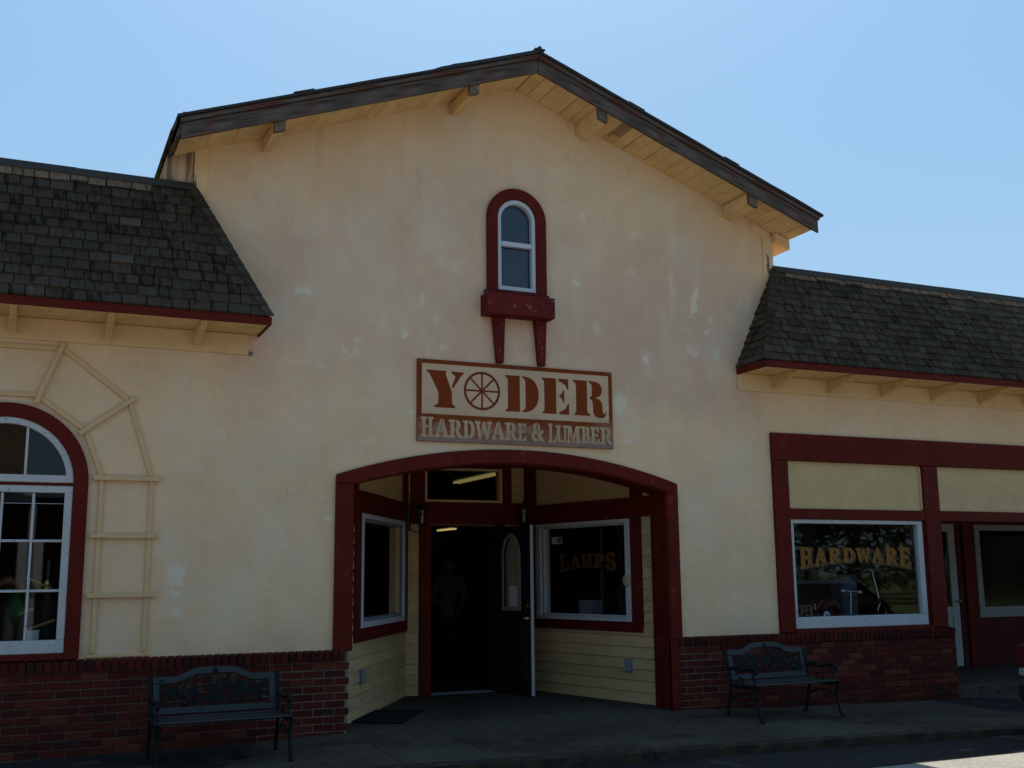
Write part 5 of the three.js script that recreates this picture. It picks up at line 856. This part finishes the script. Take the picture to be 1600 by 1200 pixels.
// ------------------------------------------------------------------ parked car at the right edge
{
  const bx = 9.185, z0 = 2.28, z1 = 3.9, gy = -0.11, t = thing('parked_car', 'dark parked car with a red tail lamp at the right edge by the kerb', 'car', [bx + 2.2, gy, 3.0]);
  const paint = new THREE.MeshPhysicalMaterial({ color: new THREE.Color(0.02, 0.022, 0.026), roughness: 0.3, clearcoat: 1, clearcoatRoughness: 0.1 });
  const Q = (pts) => pts.map(([x, y]) => [bx + x, gy + y]);
  const side = [[0.05, 0.32], [0.0, 0.42], [0.0, 0.62], [0.05, 0.92], [0.14, 1.0], [0.6, 1.04], [3.3, 0.98], [4.2, 0.84], [4.4, 0.7], [4.42, 0.4], [4.3, 0.28], [3.92, 0.28], ...arc(3.55, 0.31, 0.36, 0, Math.PI, 12), [1.25, 0.26], ...arc(0.87, 0.31, 0.36, 0, Math.PI, 12), [0.45, 0.28]];
  part(t, 'body', ext(Q(side), z0, z1, [], 0.06), paint);
  part(t, 'cabin', ext(Q([[0.35, 1.02], [0.75, 1.44], [1.1, 1.5], [2.1, 1.49], [2.9, 1.0]]), z0 + 0.1, z1 - 0.1, [], 0.05), paint);
  const gl = mat([0.02, 0.025, 0.03], 0.05);
  for (const z of [z0 + 0.093, z1 - 0.093]) { part(t, 'side_window', ext(Q([[0.62, 1.06], [0.86, 1.38], [1.45, 1.43], [1.45, 1.05]]), z - 0.004, z + 0.004), gl); part(t, 'side_window', ext(Q([[1.52, 1.05], [1.52, 1.43], [2.08, 1.41], [2.66, 1.05]]), z - 0.004, z + 0.004), gl); }
  part(t, 'rear_window', bar([bx + 0.40, gy + 1.10, 3.02], [bx + 0.705, gy + 1.42, 3.02], 1.25, 0.012, V(-0.7, 0.66, 0)), gl);
  part(t, 'windscreen', bar([bx + 2.80, gy + 1.08, 3.02], [bx + 2.2, gy + 1.455, 3.02], 1.3, 0.012, V(0.52, 0.85, 0)), gl);
  const redL = new THREE.MeshPhysicalMaterial({ color: new THREE.Color(0.07, 0.005, 0.004), roughness: 0.3 });
  for (const z of [z0 + 0.02, z1 - 0.20]) { part(t, 'tail_lamp', bbox(bx - 0.018, bx + 0.14, gy + 0.66, gy + 0.88, z - 0.005, z + 0.185, 0.012), redL); part(t, 'reversing_lamp', bbox(bx - 0.02, bx + 0.1, gy + 0.58, gy + 0.655, z, z + 0.18, 0.01), M.grey); }
  part(t, 'bumper', bbox(bx - 0.07, bx + 0.2, gy + 0.34, gy + 0.53, z0 + 0.01, z1 - 0.01, 0.04), M.black); part(t, 'bumper', bbox(bx + 4.25, bx + 4.48, gy + 0.32, gy + 0.52, z0 + 0.03, z1 - 0.03, 0.04), M.black);
  for (const x of [0.87, 3.55]) for (const z of [z0 + 0.1, z1 - 0.1]) { const w = node(t, 'wheel'); part(w, 'tyre', new THREE.TorusGeometry(0.235, 0.085, 14, 36).translate(bx + x, gy + 0.32, z), M.rubber); part(w, 'rim', new THREE.CylinderGeometry(0.19, 0.19, 0.12, 28).rotateX(Math.PI / 2).translate(bx + x, gy + 0.32, z), M.grey); part(w, 'hub_cap', new THREE.CylinderGeometry(0.06, 0.06, 0.14, 18).rotateX(Math.PI / 2).translate(bx + x, gy + 0.32, z), M.chrome); }
  for (const z of [z0 + 0.22, z1 - 0.22]) part(t, 'headlamp', new THREE.SphereGeometry(0.11, 16, 10).scale(0.4, 0.8, 1.3).translate(bx + 4.36, gy + 0.68, z), M.paper);
  part(t, 'plate', bbox(bx - 0.085, bx - 0.072, gy + 0.39, gy + 0.50, 2.86, 3.18, 0.003), M.paper);
}

// ------------------------------------------------------------------ across the street: what the glass mirrors
{
  const b = thing('opposite_shop', 'shingle roofed shop with white porch posts across the street, mirrored in the arched window', 'shop', [-5, -0.165, 17]), zf = 14.2, ze = 12.3;
  const wall = mat([0.10, 0.07, 0.05], 0.9);
  part(b, 'wall', bbox(-14, 4.2, -0.16, 3.1, zf, 22), wall);
  part(b, 'porch_floor', bbox(-14, 4.4, -0.16, -0.04, ze, zf - 0.003), M.concrete);
  part(b, 'porch_beam', bbox(-14, 4.4, 3.02, 3.20, ze, ze + 0.12, 0.005), M.whiteTrim); part(b, 'porch_ceiling', bbox(-14, 4.4, 3.21, 3.25, ze, 22), M.dark);
  for (const x of [0.22, 4.25, -3, -6.2, -9.4, -12.6]) part(b, 'post', bbox(x - 0.09, x + 0.09, -0.039, 3.018, ze + 0.01, ze + 0.17, 0.01), M.whiteTrim);
  for (const x of [-2.6, -6, -9.5]) { part(b, 'window', bbox(x - 0.9, x + 0.9, 0.9, 2.4, zf - 0.03, zf - 0.002), M.black); part(b, 'window_frame', [bbox(x - 0.98, x + 0.98, 2.4, 2.5, zf - 0.05, zf - 0.001), bbox(x - 0.98, x + 0.98, 0.8, 0.9, zf - 0.05, zf - 0.001)], M.whiteTrim); }
  const r = node(b, 'roof'), R = (x, y, z) => [x, y, z];
  const gs = []; const rows = 15, brown = mat([1, 1, 1], 0.9, { map: tex(256, 256, (u, v) => { const k = 0.6 + 0.8 * fbm(u * 40, v * 3, 501, 3, 40, 3); return [.13 * k, .095 * k, .06 * k]; }) });
  for (let i = 0; i < rows; i++) { const t = i / rows, y = 3.33 + 2.3 * t, z = ze - 0.15 + 2.0 * t, xr = 0.05; for (let x = -14; x < xr;) { const w = Math.min(rr(0.14, 0.26), xr - x + 0.02); const g = bbox(x, x + w - 0.006, 0, 0.24, -0.02, 0, 0.002); g.rotateX(0.60); g.translate(0, y, z); gs.push(g); x += w; } }
  const o = part(r, 'shingles', gs, brown); o.userData.kind = 'stuff';
  part(r, 'roof_body', (() => { const g = ext([[-14, 3.26], [0.03, 3.26], [0.03, 5.6], [-14, 5.6]], 14.2, 22); return g; })(), M.roofFelt);
  part(r, 'eave_board', bbox(-14, 4.5, 3.26, 3.36, ze - 0.2, ze - 0.12, 0.004), M.whiteTrim);
  // trees to the right across the street, mirrored in the hardware window
  const leafMat = [[.05, .085, .02], [.035, .065, .018], [.065, .10, .03]].map((c) => new THREE.MeshPhysicalMaterial({ color: new THREE.Color().setRGB(...c), roughness: 1, side: THREE.DoubleSide, transmission: 0 }));
  const bark = mat([0.11, 0.085, 0.06], 0.95);
  const crownG = () => { const P = [], Nn = 5200, cl2 = Array.from({ length: 16 }, () => { const a = rr(0, 6.28), q = Math.sqrt(rnd()) * 2.4; return [q * Math.cos(a), rr(3.0, 7.6), q * Math.sin(a), rr(0.8, 1.5)]; });
    for (let i = 0; i < Nn; i++) { const c = pick(cl2), u = V(rr(-1, 1), rr(-1, 1), rr(-1, 1)).normalize().multiplyScalar(c[3] * (0.55 + 0.5 * rnd())), p = V(c[0], c[1], c[2]).add(u), a = V(rr(-1, 1), rr(-1, 1), rr(-1, 1)).normalize(), d = new THREE.Vector3().crossVectors(a, V(rr(-1, 1), 1, rr(-1, 1))).normalize(), s = rr(0.09, 0.19); P.push(...p.clone().addScaledVector(a, s).toArray(), ...p.clone().addScaledVector(d, s * 0.6).toArray(), ...p.clone().addScaledVector(a, -s).toArray(), ...p.clone().addScaledVector(a, s).toArray(), ...p.clone().addScaledVector(a, -s).toArray(), ...p.clone().addScaledVector(d, -s * 0.6).toArray()); }
    const g = new THREE.BufferGeometry(); g.setAttribute('position', new THREE.Float32BufferAttribute(P, 3)); g.setAttribute('uv', new THREE.Float32BufferAttribute(new Float32Array(P.length / 3 * 2), 2)); g.computeVertexNormals(); return g; };
  const crowns = [crownG(), crownG(), crownG()];
  const words = ['leftmost', 'second from the left', 'third from the left', 'fourth from the left', 'fifth from the left', 'sixth from the left', 'seventh from the left', 'rightmost'];
  [[13, 33, 1.1], [19, 30, 1.3], [26, 33, 1.25], [33, 30, 1.45], [40, 35, 1.4], [48, 33, 1.3], [57, 38, 1.6], [68, 40, 1.7]].forEach(([x, z, s], i) => {
    const tr = thing('tree', 'broad green tree across the street, ' + words[i] + ' of its row', 'tree', [x, -0.26, z], 'trees across the street'); tr.scale.setScalar(s); tr.rotation.y = i * 1.3;
    const wood = [rod([0, 0, 0], [0.05, 2.6, 0], 0.26, 0.17, 10)]; for (let k = 0; k < 5; k++) { const a = k * 1.26; wood.push(rod([0.05, 2.3, 0], [1.5 * Math.cos(a), 4.8, 1.5 * Math.sin(a)], 0.11, 0.04, 7)); }
    part(tr, 'trunk', wood, bark, false); const c = new THREE.Mesh(crowns[i % 3], leafMat[i % 3]); c.name = 'crown'; tr.add(c);
  });
  // hedge line closing the view far behind
  const hg = []; for (let i = 0; i < 26000; i++) { const x = rr(14, 140), y = rr(0, 1) ** 0.8 * (7.5 + 3.5 * noise(x * 0.1, 3, 61)), z = 54 + rr(-2, 3), a = V(rr(-1, 1), rr(-1, 1), rr(-1, 1)).normalize().multiplyScalar(rr(0.3, 0.6)), d = V(rr(-1, 1), rr(-1, 1), rr(-1, 1)).normalize().multiplyScalar(0.35); hg.push(x + a.x, y + a.y, z + a.z, x + d.x, y + d.y, z + d.z, x - a.x, y - a.y, z - a.z); }
  const g = new THREE.BufferGeometry(); g.setAttribute('position', new THREE.Float32BufferAttribute(hg, 3)); g.setAttribute('uv', new THREE.Float32BufferAttribute(new Float32Array(hg.length / 3 * 2), 2)); g.computeVertexNormals();
  single('far_trees', g, leafMat[1], 'far belt of trees beyond the grass across the street', 'trees', [20, 0, 58], null, 'stuff');
}
scene.traverse((o) => { if (o.isMesh) { o.castShadow = true; o.receiveShadow = true; } });
renderer.render(scene, camera);
